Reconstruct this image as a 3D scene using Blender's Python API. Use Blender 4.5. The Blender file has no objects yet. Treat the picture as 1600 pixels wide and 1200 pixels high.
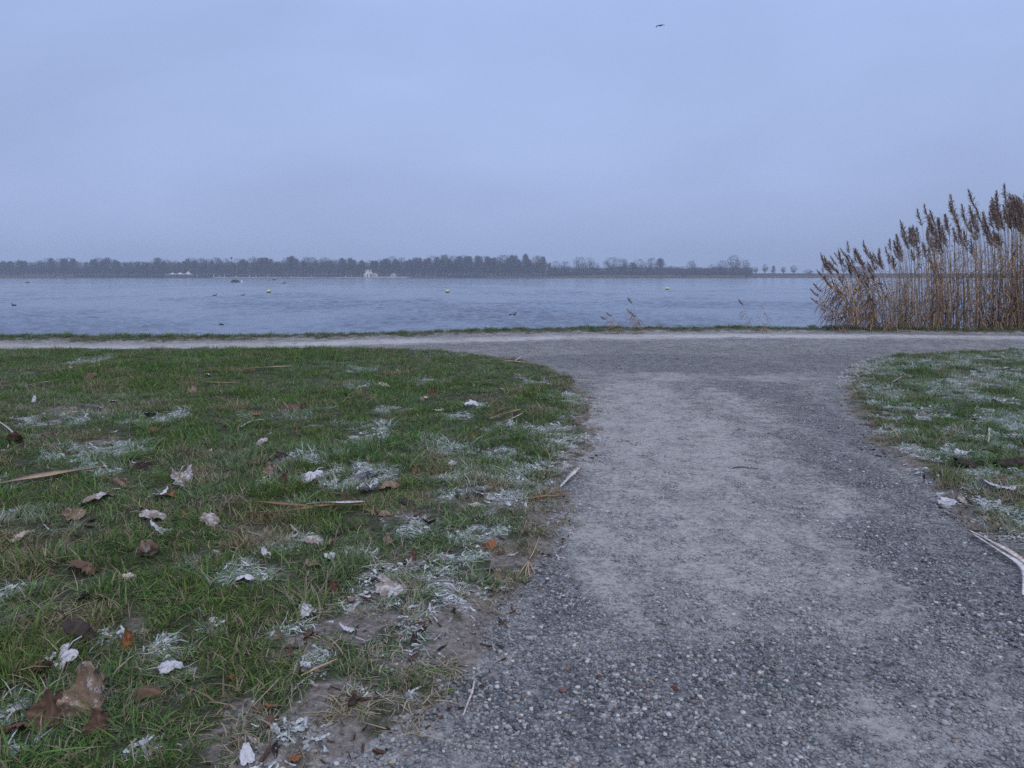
import bpy, math, random
import numpy as np
from mathutils import Vector, Matrix

random.seed(7)
RNG = np.random.default_rng(7)
PI = math.pi
SC = bpy.context.scene
C = SC.collection

# ------------------------------------------------------------------ camera
CAM_H = 1.10
FPX = 1200.0                       # focal length in photo pixels (1600 wide)
PITCH = math.atan(169.0 / FPX)     # horizon at row 431 of 1200
cam_data = bpy.data.cameras.new('camera')
cam_data.sensor_width = 36.0
cam_data.lens = 36.0 * FPX / 1600.0
cam_data.clip_start = 0.05
cam_data.clip_end = 6000
cam = bpy.data.objects.new('camera', cam_data)
cam.location = (0, 0, CAM_H)
cam.rotation_euler = (PI / 2 - PITCH, 0, 0)
C.objects.link(cam)
SC.camera = cam

# ------------------------------------------------------------------ world
SUN_EL, SUN_AZ = math.radians(48), math.radians(150)
world = bpy.data.worlds.new('World')
SC.world = world
world.use_nodes = True
wt = world.node_tree
for n in list(wt.nodes):
    wt.nodes.remove(n)
wo = wt.nodes.new('ShaderNodeOutputWorld')
bg = wt.nodes.new('ShaderNodeBackground')
bg2 = wt.nodes.new('ShaderNodeBackground')
add = wt.nodes.new('ShaderNodeAddShader')
sky = wt.nodes.new('ShaderNodeTexSky')
sky.sky_type = 'NISHITA'
sky.sun_disc = False
sky.sun_elevation = SUN_EL
sky.sun_rotation = SUN_AZ
sky.air_density = 1.0
sky.dust_density = 2.0
wt.links.new(sky.outputs[0], bg2.inputs['Color'])
bg2.inputs['Strength'].default_value = 0.004
tc = wt.nodes.new('ShaderNodeTexCoord')
sep = wt.nodes.new('ShaderNodeSeparateXYZ')
wt.links.new(tc.outputs['Generated'], sep.inputs[0])
ramp = wt.nodes.new('ShaderNodeValToRGB')
el = ramp.color_ramp.elements
SKY_COL = [(0.0, (0.338, 0.428, 0.680)), (0.10, (0.352, 0.447, 0.712)),
           (0.30, (0.366, 0.476, 0.785)), (1.0, (0.66, 0.77, 1.00))]
el[0].position = SKY_COL[0][0]; el[0].color = (*SKY_COL[0][1], 1)
el[1].position = SKY_COL[-1][0]; el[1].color = (*SKY_COL[-1][1], 1)
for p, c in SKY_COL[1:-1]:
    e = el.new(p); e.color = (*c, 1)
wt.links.new(sep.outputs['Z'], ramp.inputs[0])
# soft overcast mottling
mp = wt.nodes.new('ShaderNodeMapping')
mp.inputs['Scale'].default_value = (1.0, 1.0, 2.4)
wt.links.new(tc.outputs['Generated'], mp.inputs[0])
nz = wt.nodes.new('ShaderNodeTexNoise')
nz.inputs['Scale'].default_value = 1.5
nz.inputs['Detail'].default_value = 5
nz.inputs['Roughness'].default_value = 0.5
nz.inputs['Distortion'].default_value = 0.3
wt.links.new(mp.outputs[0], nz.inputs['Vector'])
mr = wt.nodes.new('ShaderNodeMapRange')
mr.inputs['From Min'].default_value = 0.3
mr.inputs['From Max'].default_value = 0.7
mr.inputs['To Min'].default_value = 0.85
mr.inputs['To Max'].default_value = 1.12
wt.links.new(nz.outputs[0], mr.inputs[0])
mul = wt.nodes.new('ShaderNodeMix')
mul.data_type = 'RGBA'; mul.blend_type = 'MULTIPLY'
mul.inputs[0].default_value = 1.0
wt.links.new(ramp.outputs[0], mul.inputs[6])
wt.links.new(mr.outputs[0], mul.inputs[7])
wt.links.new(mul.outputs[2], bg.inputs['Color'])
bg.inputs['Strength'].default_value = 1.0
wt.links.new(bg.outputs[0], add.inputs[0])
wt.links.new(bg2.outputs[0], add.inputs[1])
wt.links.new(add.outputs[0], wo.inputs['Surface'])

sun_d = bpy.data.lights.new('sun', 'SUN')
sun_d.energy = 1.45
sun_d.angle = math.radians(60)
sun_d.color = (1.0, 0.93, 0.83)
sun = bpy.data.objects.new('sun', sun_d)
sun.rotation_euler = (PI / 2 - SUN_EL, 0, PI - SUN_AZ)
C.objects.link(sun)

SC.view_settings.view_transform = 'Standard'
SC.view_settings.look = 'None'
SC.view_settings.exposure = 0.0
SC.view_settings.gamma = 1.0
SC.view_settings.use_curve_mapping = False
SC.cycles.max_bounces = 6
SC.cycles.diffuse_bounces = 2
SC.cycles.use_denoising = False
SC.cycles.use_adaptive_sampling = False
SC.cycles.transparent_max_bounces = 6

# ------------------------------------------------------------------ helpers
def G(px, py, z=0.0):
    """where the view ray of photo pixel (px,py) meets the level z"""
    cx = (px - 800.0) / FPX
    cy = (600.0 - py) / FPX
    dy = math.cos(PITCH) + cy * math.sin(PITCH)
    dz = -math.sin(PITCH) + cy * math.cos(PITCH)
    t = (z - CAM_H) / dz
    return (cx * t, dy * t, z)

def ppm(px, py):
    """photo pixels per metre for things standing there"""
    x, y, z = G(px, py)
    return FPX / (y * math.cos(PITCH) + CAM_H * math.sin(PITCH))

def tag(o, label=None, cat=None, group=None, kind=None):
    if label: o['label'] = label
    if cat: o['category'] = cat
    if group: o['group'] = group
    if kind: o['kind'] = kind
    return o

def mesh_np(name, verts, faces, mat=None, smooth=False, attrs=None):
    me = bpy.data.meshes.new(name)
    v = np.asarray(verts, dtype=np.float32)
    if isinstance(faces, np.ndarray):
        n, k = faces.shape
        me.vertices.add(len(v)); me.vertices.foreach_set('co', v.ravel())
        me.loops.add(n * k); me.loops.foreach_set('vertex_index', faces.ravel().astype(np.int32))
        me.polygons.add(n)
        me.polygons.foreach_set('loop_start', np.arange(0, n * k, k, dtype=np.int32))
        me.update(calc_edges=True)
    else:
        me.from_pydata([tuple(map(float, a)) for a in v], [], faces)
    if attrs:
        for an, av in attrs.items():
            a = me.attributes.new(an, 'FLOAT', 'POINT')
            a.data.foreach_set('value', np.asarray(av, dtype=np.float32))
    if smooth:
        me.polygons.foreach_set('use_smooth', np.ones(len(me.polygons), dtype=bool))
    if mat: me.materials.append(mat)
    me.update()
    return me

def obj(name, me, parent=None, loc=None, rot=None, scale=None, link=True):
    o = bpy.data.objects.new(name, me)
    if link: C.objects.link(o)
    if parent: o.parent = parent
    if loc is not None: o.location = loc
    if rot is not None: o.rotation_euler = rot
    if scale is not None: o.scale = scale if hasattr(scale, '__len__') else (scale,) * 3
    return o

class MB:
    """collects simple shapes into one mesh"""
    def __init__(s): s.v = []; s.f = []
    def poly(s, pts):
        n = len(s.v); s.v += [tuple(p) for p in pts]; s.f.append(tuple(range(n, n + len(pts))))
    def box(s, x0, x1, y0, y1, z0, z1):
        n = len(s.v)
        s.v += [(x0,y0,z0),(x1,y0,z0),(x1,y1,z0),(x0,y1,z0),(x0,y0,z1),(x1,y0,z1),(x1,y1,z1),(x0,y1,z1)]
        for f in ((0,3,2,1),(4,5,6,7),(0,1,5,4),(1,2,6,5),(2,3,7,6),(3,0,4,7)):
            s.f.append(tuple(n + i for i in f))
    def tube(s, pts, rad, k=5, cap=True):
        pts = [Vector(p) for p in pts]
        n0 = len(s.v)
        up = Vector((0.13, 0.21, 0.97))
        for i, p in enumerate(pts):
            t = (pts[min(i + 1, len(pts) - 1)] - pts[max(i - 1, 0)])
            if t.length < 1e-9: t = Vector((0, 0, 1))
            t.normalize()
            u = t.cross(up)
            if u.length < 1e-3: u = t.cross(Vector((1, 0, 0)))
            u.normalize(); w = t.cross(u)
            r = rad[i] if hasattr(rad, '__len__') else rad
            ru, rw = r if hasattr(r, '__len__') else (r, r)
            for j in range(k):
                a = 2 * PI * j / k
                s.v.append(tuple(p + u * (ru * math.cos(a)) + w * (rw * math.sin(a))))
        for i in range(len(pts) - 1):
            for j in range(k):
                a = n0 + i * k + j; b = n0 + i * k + (j + 1) % k
                s.f.append((a, b, b + k, a + k))
        if cap:
            s.f.append(tuple(n0 + j for j in range(k))[::-1])
            e = n0 + (len(pts) - 1) * k
            s.f.append(tuple(e + j for j in range(k)))
    def build(s, name, mat=None, parent=None, smooth=False, **kw):
        me = mesh_np(name, s.v, s.f, mat, smooth)
        return obj(name, me, parent, **kw)

# numpy value noise -------------------------------------------------
_T = RNG.random((512, 512)).astype(np.float64)
def vnoise(x, y):
    xi = np.floor(x).astype(int); yi = np.floor(y).astype(int)
    fx = x - xi; fy = y - yi
    fx = fx * fx * (3 - 2 * fx); fy = fy * fy * (3 - 2 * fy)
    a = _T[yi % 512, xi % 512]; b = _T[yi % 512, (xi + 1) % 512]
    c = _T[(yi + 1) % 512, xi % 512]; d = _T[(yi + 1) % 512, (xi + 1) % 512]
    return (a * (1 - fx) + b * fx) * (1 - fy) + (c * (1 - fx) + d * fx) * fy
def fbm(x, y, o=4, seed=0.0):
    x = np.asarray(x, float) + seed * 17.3; y = np.asarray(y, float) + seed * 31.7
    s = 0; a = 0.5; t = 0
    for i in range(o):
        s = s + a * vnoise(x * 2 ** i + 13.1 * i, y * 2 ** i + 7.7 * i); t += a; a *= 0.5
    return s / t
def sstep(a, b, x):
    t = np.clip((x - a) / (b - a), 0, 1)
    return t * t * (3 - 2 * t)

# materials ---------------------------------------------------------
class Mat:
    def __init__(s, name, rough=0.85, spec=0.25):
        s.m = bpy.data.materials.new(name); s.m.use_nodes = True
        s.t = s.m.node_tree; s.N = s.t.nodes; s.L = s.t.links
        s.b = s.N['Principled BSDF']
        s.b.inputs['Roughness'].default_value = rough
        s.b.inputs['Specular IOR Level'].default_value = spec
    def put(s, sock, v):
        if hasattr(v, 'is_linked') or isinstance(v, bpy.types.NodeSocket): s.L.new(v, sock)
        elif hasattr(v, '__len__'): sock.default_value = (*v, 1) if len(v) == 3 and sock.type == 'RGBA' else v
        else: sock.default_value = v
    def noise(s, scale, detail=3, rough=0.5, vec=None, dist=0.0, dim='3D'):
        n = s.N.new('ShaderNodeTexNoise')
        n.noise_dimensions = dim
        n.inputs['Scale'].default_value = scale; n.inputs['Detail'].default_value = detail
        n.inputs['Roughness'].default_value = rough; n.inputs['Distortion'].default_value = dist
        s.L.new(vec if vec else s.pos(), n.inputs['Vector'])
        return n.outputs[0]
    def pos(s):
        if not hasattr(s, '_p'):
            s._p = s.N.new('ShaderNodeNewGeometry').outputs['Position']
        return s._p
    def gen(s):
        return s.N.new('ShaderNodeTexCoord').outputs['Object']
    def scaled(s, v, sc):
        n = s.N.new('ShaderNodeMapping'); n.inputs['Scale'].default_value = sc
        s.L.new(v, n.inputs[0]); return n.outputs[0]
    def attr(s, name, kind='GEOMETRY'):
        n = s.N.new('ShaderNodeAttribute'); n.attribute_name = name; n.attribute_type = kind
        return n.outputs['Fac']
    def rng(s, v, a, b, c=0.0, d=1.0):
        n = s.N.new('ShaderNodeMapRange'); s.put(n.inputs[0], v)
        for i, q in zip((1, 2, 3, 4), (a, b, c, d)): n.inputs[i].default_value = q
        return n.outputs[0]
    def math(s, op, a, b=0.0):
        n = s.N.new('ShaderNodeMath'); n.operation = op; s.put(n.inputs[0], a); s.put(n.inputs[1], b)
        return n.outputs[0]
    def mix(s, f, a, b, mode='MIX'):
        n = s.N.new('ShaderNodeMix'); n.data_type = 'RGBA'; n.blend_type = mode
        s.put(n.inputs[0], f); s.put(n.inputs[6], a); s.put(n.inputs[7], b)
        return n.outputs[2]
    def ramp(s, v, stops, interp='LINEAR'):
        n = s.N.new('ShaderNodeValToRGB'); s.put(n.inputs[0], v)
        n.color_ramp.interpolation = interp
        e = n.color_ramp.elements
        e[0].position = stops[0][0]; e[0].color = (*stops[0][1], 1)
        e[1].position = stops[-1][0]; e[1].color = (*stops[-1][1], 1)
        for p, c in stops[1:-1]:
            q = e.new(p); q.color = (*c, 1)
        return n.outputs[0]
    def voro(s, scale, vec=None, out='Distance', feature='F1'):
        n = s.N.new('ShaderNodeTexVoronoi'); n.inputs['Scale'].default_value = scale
        n.feature = feature
        s.L.new(vec if vec else s.pos(), n.inputs['Vector'])
        return n.outputs[out]
    def bump(s, h, dist=0.01, strength=1.0, base=None):
        n = s.N.new('ShaderNodeBump'); n.inputs['Distance'].default_value = dist
        n.inputs['Strength'].default_value = strength
        s.put(n.inputs['Height'], h)
        if base: s.L.new(base, n.inputs['Normal'])
        return n.outputs[0]
    def col(s, c): s.put(s.b.inputs['Base Color'], c); return s
    def nrm(s, n): s.L.new(n, s.b.inputs['Normal']); return s

def simple(name, col, col2=None, scale=8.0, rough=0.85, spec=0.25, bump=0.0):
    m = Mat(name, rough, spec)
    c2 = col2 or tuple(c * 0.75 for c in col)
    n = m.noise(scale, 4, 0.6)
    m.col(m.mix(m.rng(n, 0.35, 0.65), col, c2))
    if bump: m.nrm(m.bump(n, bump))
    return m.m

# ------------------------------------------------------------------ layout of the ground (metres)
def gpts(px): return np.array([G(a, b)[:2] for a, b in px])
FAR_EDGE = gpts([(-900, 535), (-300, 534), (0, 533), (250, 533), (400, 532), (560, 528), (700, 524.5), (860, 521),
                 (1100, 519.5), (1350, 520), (1600, 521.5), (1900, 522.5), (2600, 523)])
def far_edge(x): return np.interp(x, FAR_EDGE[:, 0], FAR_EDGE[:, 1])
LAWN_L = gpts([(-3000, 548), (-600, 547), (0, 546), (300, 545), (560, 545), (680, 547), (760, 555), (830, 567), (880, 582), (905, 606),
               (922, 640), (926, 672), (906, 715), (884, 755), (868, 800), (838, 850), (808, 900), (772, 960), (742, 1020),
               (715, 1065), (672, 1105), (600, 1140), (520, 1185), (430, 1260), (300, 1400), (150, 1700), (-100, 2400)])
LAWN_L = np.vstack([LAWN_L, [[-0.9, -3.0], [-60, -3.0], [-60, LAWN_L[0, 1]]]])
LAWN_R = gpts([(3600, 551), (2200, 550), (1700, 550), (1500, 551), (1390, 555), (1335, 565), (1312, 590), (1322, 625), (1345, 665),
               (1378, 705), (1425, 745), (1468, 790), (1508, 822), (1560, 845), (1640, 880), (1760, 960), (1900, 1100), (2300, 1500)])
LAWN_R = np.vstack([LAWN_R, [[3.4, -3.0], [60, -3.0], [60, LAWN_R[0, 1]]]])

def sdf(poly, x, y):
    """signed distance, positive inside"""
    x = np.asarray(x, float); y = np.asarray(y, float)
    d = np.full(x.shape, 1e9); inside = np.zeros(x.shape, bool)
    n = len(poly)
    for i in range(n):
        ax, ay = poly[i]; bx, by = poly[(i + 1) % n]
        ex, ey = bx - ax, by - ay
        t = np.clip(((x - ax) * ex + (y - ay) * ey) / (ex * ex + ey * ey + 1e-12), 0, 1)
        d = np.minimum(d, (x - ax - t * ex) ** 2 + (y - ay - t * ey) ** 2)
        cond = ((ay > y) != (by > y))
        with np.errstate(divide='ignore', invalid='ignore'):
            xi = ax + (y - ay) * ex / (ey if abs(ey) > 1e-12 else 1e-12)
        inside ^= cond & (x < xi)
    d = np.sqrt(d)
    return np.where(inside, d, -d)

def lawn_sd(x, y):
    """positive on the lawns and on the shore strip, negative on the gravel"""
    w = (fbm(x * 2.2, y * 2.2, 3, 1) - 0.5) * 0.22 + (fbm(x * 11, y * 11, 3, 2) - 0.5) * 0.14
    a = sdf(LAWN_L, x, y); b = sdf(LAWN_R, x, y); c = y - far_edge(x)
    w = w * np.clip(y / 4, 0.45, 1.0)
    return np.maximum(np.maximum(a, b), c * 0.8 + w * 0.5) + w

def blob(x, y, items):
    """soft ellipses given by photo pixel centre / half sizes, laid on the ground"""
    s = np.zeros(np.shape(x))
    for px, py, hw, hh, st in items:
        gx, gy, _ = G(px, py)
        k = ppm(px, py)
        y1 = G(px, py - hh)[1]; y0 = G(px, py + hh)[1]
        rx = hw / k; ry = max((y1 - y0) / 2, 0.02)
        cy = (y0 + y1) / 2
        q = ((x - gx) / rx) ** 2 + ((y - cy) / ry) ** 2
        s = np.maximum(s, st * np.clip(1.35 - q, 0, 1))
    return s

FROST = [(170,712,55,18,1),(165,738,36,12,.9),(578,682,34,22,.8),(560,752,60,22,1),(480,720,60,9,1),(484,753,24,10,1),(710,705,42,14,.9),
 (768,747,42,10,1),(745,838,52,14,.9),(722,868,40,12,.9),(885,623,34,9,.9),(872,690,32,30,.7),(880,650,22,10,.7),(560,873,60,10,.8),
 (385,905,42,20,.9),(400,880,24,14,.7),(20,925,38,12,1),(262,1020,66,22,1),(262,1052,44,14,1),(210,1176,44,18,1),(24,1115,22,20,.8),
 (722,655,30,8,.7),(740,637,26,8,.8),(600,642,26,7,.6),(255,656,44,10,.7),(90,660,70,14,.5),(140,566,30,6,.5),(565,605,26,6,.6),
 (660,600,40,6,.5),(560,580,30,5,.5),(700,780,30,12,.5),(640,830,40,14,.6),(700,930,60,16,.6),(470,800,30,8,.5),(30,810,30,14,.5),
 (455,990,40,14,.7),(490,1040,24,20,.7),(610,1095,50,12,.6),(330,985,24,10,.7),(200,1000,60,12,.6),(25,1180,34,16,.6),(120,715,50,14,.5),
 (1400,636,40,8,.9),(1378,612,30,7,.8),(1460,604,50,8,.7),(1406,681,38,8,1),(1440,713,28,14,1),(1505,684,34,12,.8),(1585,656,34,12,1),
 (1500,715,24,12,.9),(1560,748,44,12,1),(1478,786,24,12,1),(1556,800,42,12,.9),(1360,566,50,6,.8),(1480,572,60,6,.7),(1570,590,50,8,.6),
 (1350,600,24,12,.7),(1540,630,60,8,.7),(1450,652,40,8,.7),(1590,712,30,14,.8),(1600,560,60,5,.6),(1530,770,30,10,.8)]
DIRT = [(560,1020,130,60,1),(480,1110,130,60,.9),(700,960,90,60,.9),(640,900,70,30,.5),(700,1040,60,40,1),(400,1170,110,40,.7),
        (770,880,40,40,.7),(640,800,90,30,.35),(620,960,120,40,.6),(30,690,60,10,.6),(120,640,60,10,.5),(760,790,60,25,.4)]
LUSH = [(600,712,70,22,1),(150,600,130,40,.6),(470,715,80,30,.5),(620,600,90,30,.4),(60,880,80,40,.5),(330,690,80,30,.5),
        (470,960,60,20,.5),(1550,835,50,14,1),(1420,580,60,12,.6),(120,1090,100,40,.5),(560,905,50,22,.5),(1540,690,60,20,.5),
        (830,700,40,20,.4),(430,560,200,14,.4)]
# gravel: where dust and frost lighten it (+) or wet dark stones show (-)
DUST_POS = [(1060,720,190,110,1),(1110,860,240,100,.9),(1010,660,110,50,.9),(1280,900,140,60,.6),(1000,900,140,70,.6),(1000,620,70,30,.8),(1180,640,90,30,.6),(1230,950,160,50,.5),
            (1330,960,120,40,.5),(960,740,60,60,.9),(1500,1150,60,30,.7),(1380,1120,70,40,.5),(1080,960,120,50,.4),
            (1250,780,90,50,.7),(1380,1190,120,30,.4),(1040,590,60,8,.8),(1180,592,100,5,.6)]
DUST_NEG = [(1290,660,60,70,.9),(1340,740,50,60,.7),(900,1100,220,80,.8),(1450,860,90,60,.7),(1550,950,80,80,.9),(1000,562,200,9,.9),
            (1300,562,90,9,.9),(1180,605,80,7,.6),(870,930,60,60,.7),(1150,1060,160,60,.6),(860,860,30,50,.4),(1100,574,220,9,.8)]

def crest(x): return far_edge(x) + 0.42 + 0.12 * (fbm(np.asarray(x) * 0.7, np.asarray(x) * 0.0 + 3, 3) - 0.5)
def hgt(x, y, sd=None):
    x = np.asarray(x, float); y = np.asarray(y, float)
    if sd is None: sd = lawn_sd(x, y)
    lawn = sstep(-0.02, 0.12, sd)
    z = (fbm(x * 0.35, y * 0.35, 3, 5) - 0.5) * 0.05
    z = z + lawn * (0.018 + (fbm(x * 3.2, y * 3.2, 4, 6) - 0.5) * 0.05)
    z = z + (1 - lawn) * (fbm(x * 5, y * 5, 4, 8) - 0.5) * 0.010
    b = y - crest(x)
    z = z - np.clip(b, 0, 3.0) * 0.62
    z = z + 0.05 * np.exp(-((b + 0.15) / 0.25) ** 2)
    return z
def ground_at(px, py):
    x, y, _ = G(px, py)
    z = float(hgt(np.array([x]), np.array([y]))[0])
    x, y, _ = G(px, py, z)
    return x, y, float(hgt(np.array([x]), np.array([y]))[0])

def dust_map(x, y):
    d = 0.42 + (fbm(x * 0.9, y * 0.9, 4, 11) - 0.5) * 0.3 + (fbm(x * 9, y * 7, 5, 12) - 0.5) * 0.8
    d = d + 0.50 * blob(x, y, DUST_POS) - 0.5 * blob(x, y, DUST_NEG)
    # the trodden, frosted line along the shore path
    fe = far_edge(x)
    line = np.exp(-((y - (fe - 0.95 + 0.15 * np.sin(x * 0.5))) / 0.45) ** 2)
    left = np.exp(-((y - (fe - 0.8)) / 0.5) ** 2) * sstep(1, -3, x)
    return np.clip(d + 0.75 * np.maximum(line, left), 0, 1)

def frost_line(x, y):
    fe = far_edge(x)
    n = fbm(x * 1.3, y * 2.5, 4, 21)
    a = np.exp(-((y - (fe - 0.95 - 0.25 * sstep(-2, -6, x))) / 0.55) ** 2)
    b = np.exp(-((y - (fe + 0.05)) / 0.12) ** 2) * 0.5 * sstep(1, 4, x)
    return np.clip(np.maximum(a, b) * (0.25 + 0.75 * sstep(0.3, 0.6, n)), 0, 1)

def frost_map(x, y):
    n1 = fbm(x * 2.6, y * 2.6, 4, 31); n2 = fbm(x * 17, y * 13, 4, 32)
    b = blob(x, y, FROST)
    right = sstep(3.0, 3.6, x) * sstep(12.5, 11.0, y)
    edge = np.exp(-((lawn_sd(x, y) - 0.3) / 0.35) ** 2) * sstep(1.5, 2.6, y) * sstep(12, 9, y) * (x < 3.5)
    bg_ = sstep(0.60, 0.80, n1) * 0.55 * sstep(8.0, 4.0, y) + right * sstep(0.40, 0.60, n1) * 0.95 + edge * sstep(0.48, 0.68, n1) * 0.5
    soft = .13 * sstep(.42, .7, fbm(x * 1.4, y * 1.4, 4, 35))
    return np.clip(soft + np.maximum(b * 1.1, bg_) * (0.12 + 1.9 * sstep(0.42, 0.64, n2)), 0, 1)
def dirt_map(x, y):
    rag = sstep(.34, .6, fbm(x * 7, y * 7, 4, 44))
    n = fbm(x * 5, y * 5, 4, 41)
    sd = lawn_sd(x, y)
    e = np.exp(-(sd / 0.10) ** 2) * 0.9
    return np.clip(np.maximum(blob(x, y, DIRT) * (0.15 + 1.0 * rag), e * (.35 + .65 * rag)) + sstep(0.66, 0.8, n) * 0.5, 0, 1)
def lush_map(x, y):
    return np.clip(blob(x, y, LUSH) + sstep(0.45, 0.75, fbm(x * 2.1, y * 2.1, 4, 51)) * 0.6, 0, 1)

# ------------------------------------------------------------------ ground sheet materials
def ground_material():
    m = Mat('ground', 0.95, 0.12)
    path = m.attr('path'); dust = m.attr('dust'); frost = m.attr('frost'); dirt = m.attr('dirt')
    fl = m.attr('frost_line')
    edge = m.math('ADD', path, m.rng(m.noise(45, 4, 0.65), 0.2, 0.8, -0.35, 0.35))
    pf = m.rng(edge, 0.42, 0.58)
    # gravel: grains of two sizes, greyish blue with a few warm ones
    v1 = m.voro(150, out='Color'); v2 = m.voro(60, out='Color')
    bw1 = m.N.new('ShaderNodeSeparateColor'); m.L.new(v1, bw1.inputs[0])
    bw2 = m.N.new('ShaderNodeSeparateColor'); m.L.new(v2, bw2.inputs[0])
    g1 = m.ramp(bw1.outputs[0], [(0, (0.04, 0.043, 0.052)), (0.35, (0.14, 0.145, 0.16)), (0.75, (0.30, 0.30, 0.315)), (1, (0.60, 0.59, 0.59))])
    g2 = m.ramp(bw2.outputs[1], [(0, (0.04, 0.044, 0.055)), (0.6, (0.19, 0.195, 0.21)), (0.9, (0.32, 0.31, 0.30)), (1, (0.50, 0.46, 0.42))])
    gr = m.mix(0.45, g1, g2)
    lum = m.noise(9, 5, 0.6)
    gr = m.mix(m.rng(lum, 0.3, 0.7), m.mix(1.0, gr, (0.55, 0.57, 0.62), 'MULTIPLY'), gr)
    dn = m.noise(26, 6, 0.72)
    df = m.rng(m.math('ADD', dust, m.rng(dn, 0.25, 0.75, -0.7, 0.7)), 0.25, 1.15, 0.05, 0.80)
    fine = m.noise(420, 2, 0.6)
    dcol = m.mix(m.rng(fine, 0.3, 0.7), (0.35, 0.335, 0.33), (0.60, 0.575, 0.56))
    gr = m.mix(df, gr, dcol)
    # loose dark and light grains strewn over the dust
    spk = m.rng(m.noise(58, 5, 0.8), 0.57, 0.62, 0, 0.9)
    gr = m.mix(spk, gr, (0.06, 0.06, 0.07))
    spk2 = m.rng(m.noise(130, 3, 0.7, vec=m.scaled(m.pos(), (1, 1.1, 1))), 0.66, 0.72, 0, 0.7)
    gr = m.mix(spk2, gr, (0.52, 0.51, 0.50))
    fr = m.rng(m.math('MULTIPLY', fl, m.rng(m.noise(55, 5, 0.75), 0.35, 0.62)), 0.1, 0.8, 0, 0.72)
    gr = m.mix(fr, gr, (0.60, 0.60, 0.64))
    # soil with moss and old thatch
    sn = m.noise(38, 6, 0.7)
    soil = m.ramp(sn, [(0.25, (0.06, 0.052, 0.048)), (0.5, (0.19, 0.168, 0.158)), (0.75, (0.36, 0.33, 0.315))])
    moss = m.mix(m.rng(m.noise(160, 3, 0.6), 0.3, 0.7), (0.014, 0.024, 0.010), (0.055, 0.070, 0.028))
    mf = m.rng(m.math('ADD', dirt, m.rng(m.noise(20, 5, 0.7), 0.2, 0.8, -0.4, 0.4)), 0.15, 0.6, 1, 0)
    so = m.mix(m.math('MULTIPLY', mf, 0.85), soil, moss)
    so = m.mix(m.rng(m.noise(90, 5, 0.7), 0.55, 0.72, 0, 0.4), so, (0.25, 0.215, 0.19))
    ff = m.rng(m.math('MULTIPLY', frost, m.rng(m.noise(75, 5, 0.75), 0.42, 0.60)), 0.15, 0.75, 0, 0.8)
    ff = m.math('MULTIPLY', ff, m.rng(dirt, 0, 1, 1, .5))
    so = m.mix(m.rng(m.noise(70, 5, .8), .56, .62, 0, .7), so, (0.045, 0.035, 0.032))
    so = m.mix(m.rng(m.voro(120, out='Distance'), .12, .2, .5, 0), so, (0.30, 0.29, 0.29))
    so = m.mix(ff, so, (0.66, 0.69, 0.72))
    m.col(m.mix(pf, so, gr))
    h = m.math('ADD', m.math('MULTIPLY', bw1.outputs[0], 0.4), m.math('MULTIPLY', m.noise(60, 6, 0.75), 1.6))
    h = m.math('ADD', h, m.math('MULTIPLY', m.voro(60, out='Distance'), -0.8))
    m.nrm(m.bump(h, 0.006, 0.9))
    return m.m
M_GROUND = ground_material()

def build_ground():
    rows = [-2.5]
    while rows[-1] < 17.5:
        y = rows[-1]
        rows.append(y + (0.014 + 0.0042 * max(y - 1.2, 0) if y > 0.9 else 0.06))
    ys = np.array(rows); nc = 520
    u = np.linspace(-1, 1, nc)
    hw = 3.2 + 0.82 * np.clip(ys, 0, None)
    X = u[None, :] * hw[:, None]; Y = np.repeat(ys[:, None], nc, 1)
    sd = lawn_sd(X, Y)
    Z = hgt(X, Y, sd)
    A = dict(path=sstep(0.03, -0.03, sd), dust=dust_map(X, Y), frost=frost_map(X, Y) * (sd > -0.1),
             dirt=dirt_map(X, Y), frost_line=frost_line(X, Y))
    V = np.stack([X, Y, Z], -1).reshape(-1, 3)
    nr = len(ys)
    i = np.arange(nr * nc).reshape(nr, nc)
    F = np.stack([i[:-1, :-1], i[:-1, 1:], i[1:, 1:], i[1:, :-1]], -1).reshape(-1, 4)
    pf = (sd < 0)[:-1, :-1].ravel()
    def sub(name, mask, label):
        f = F[mask]; used, inv = np.unique(f, return_inverse=True)
        me = mesh_np(name, V[used], inv.reshape(f.shape), M_GROUND, True, {k: a.ravel()[used] for k, a in A.items()})
        tag(obj(name, me), label, kind='structure')
    sub('gravel_path', pf, 'grey gravel path running to the shore path, dusted with frost')
    sub('lawn', ~pf, 'soil and thatch under the grass beside the gravel path')
    # the land going on outside the picture
    mb = []; fc = []; at = dict(path=[], dust=[], frost=[], dirt=[], frost_line=[])
    def strip(pts):
        n = len(mb)
        for (x, y, z) in pts: mb.append((x, y, z))
        fc.append(tuple(range(n, n + 4)))
    xs_l = list(np.linspace(-400, -2.5, 60)); 
    e = hw
    for side in (-1, 1):
        inner = [(side * (h_ - 0.02), y_) for h_, y_ in zip(e[::30], ys[::30])]
        for (xa, ya), (xb, yb) in zip(inner[:-1], inner[1:]):
            za = float(hgt(np.array([xa]), np.array([ya]))[0]) - 0.01; zb = float(hgt(np.array([xb]), np.array([yb]))[0]) - 0.01
            strip([(xa, ya, za), (side * 400, ya, za), (side * 400, yb, zb), (xb, yb, zb)][::side])
    strip([(-400, -300, -0.01), (400, -300, -0.01), (400, -2.5, -0.01), (-400, -2.5, -0.01)])
    v = np.array(mb)
    zz = np.zeros(len(v))
    me = mesh_np('ground', v, np.array(fc), M_GROUND, False, dict(path=zz, dust=zz, frost=zz + 0.2, dirt=zz, frost_line=zz))
    tag(obj('ground', me), 'grassy land going on beyond the lawns', kind='structure')
build_ground()

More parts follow.
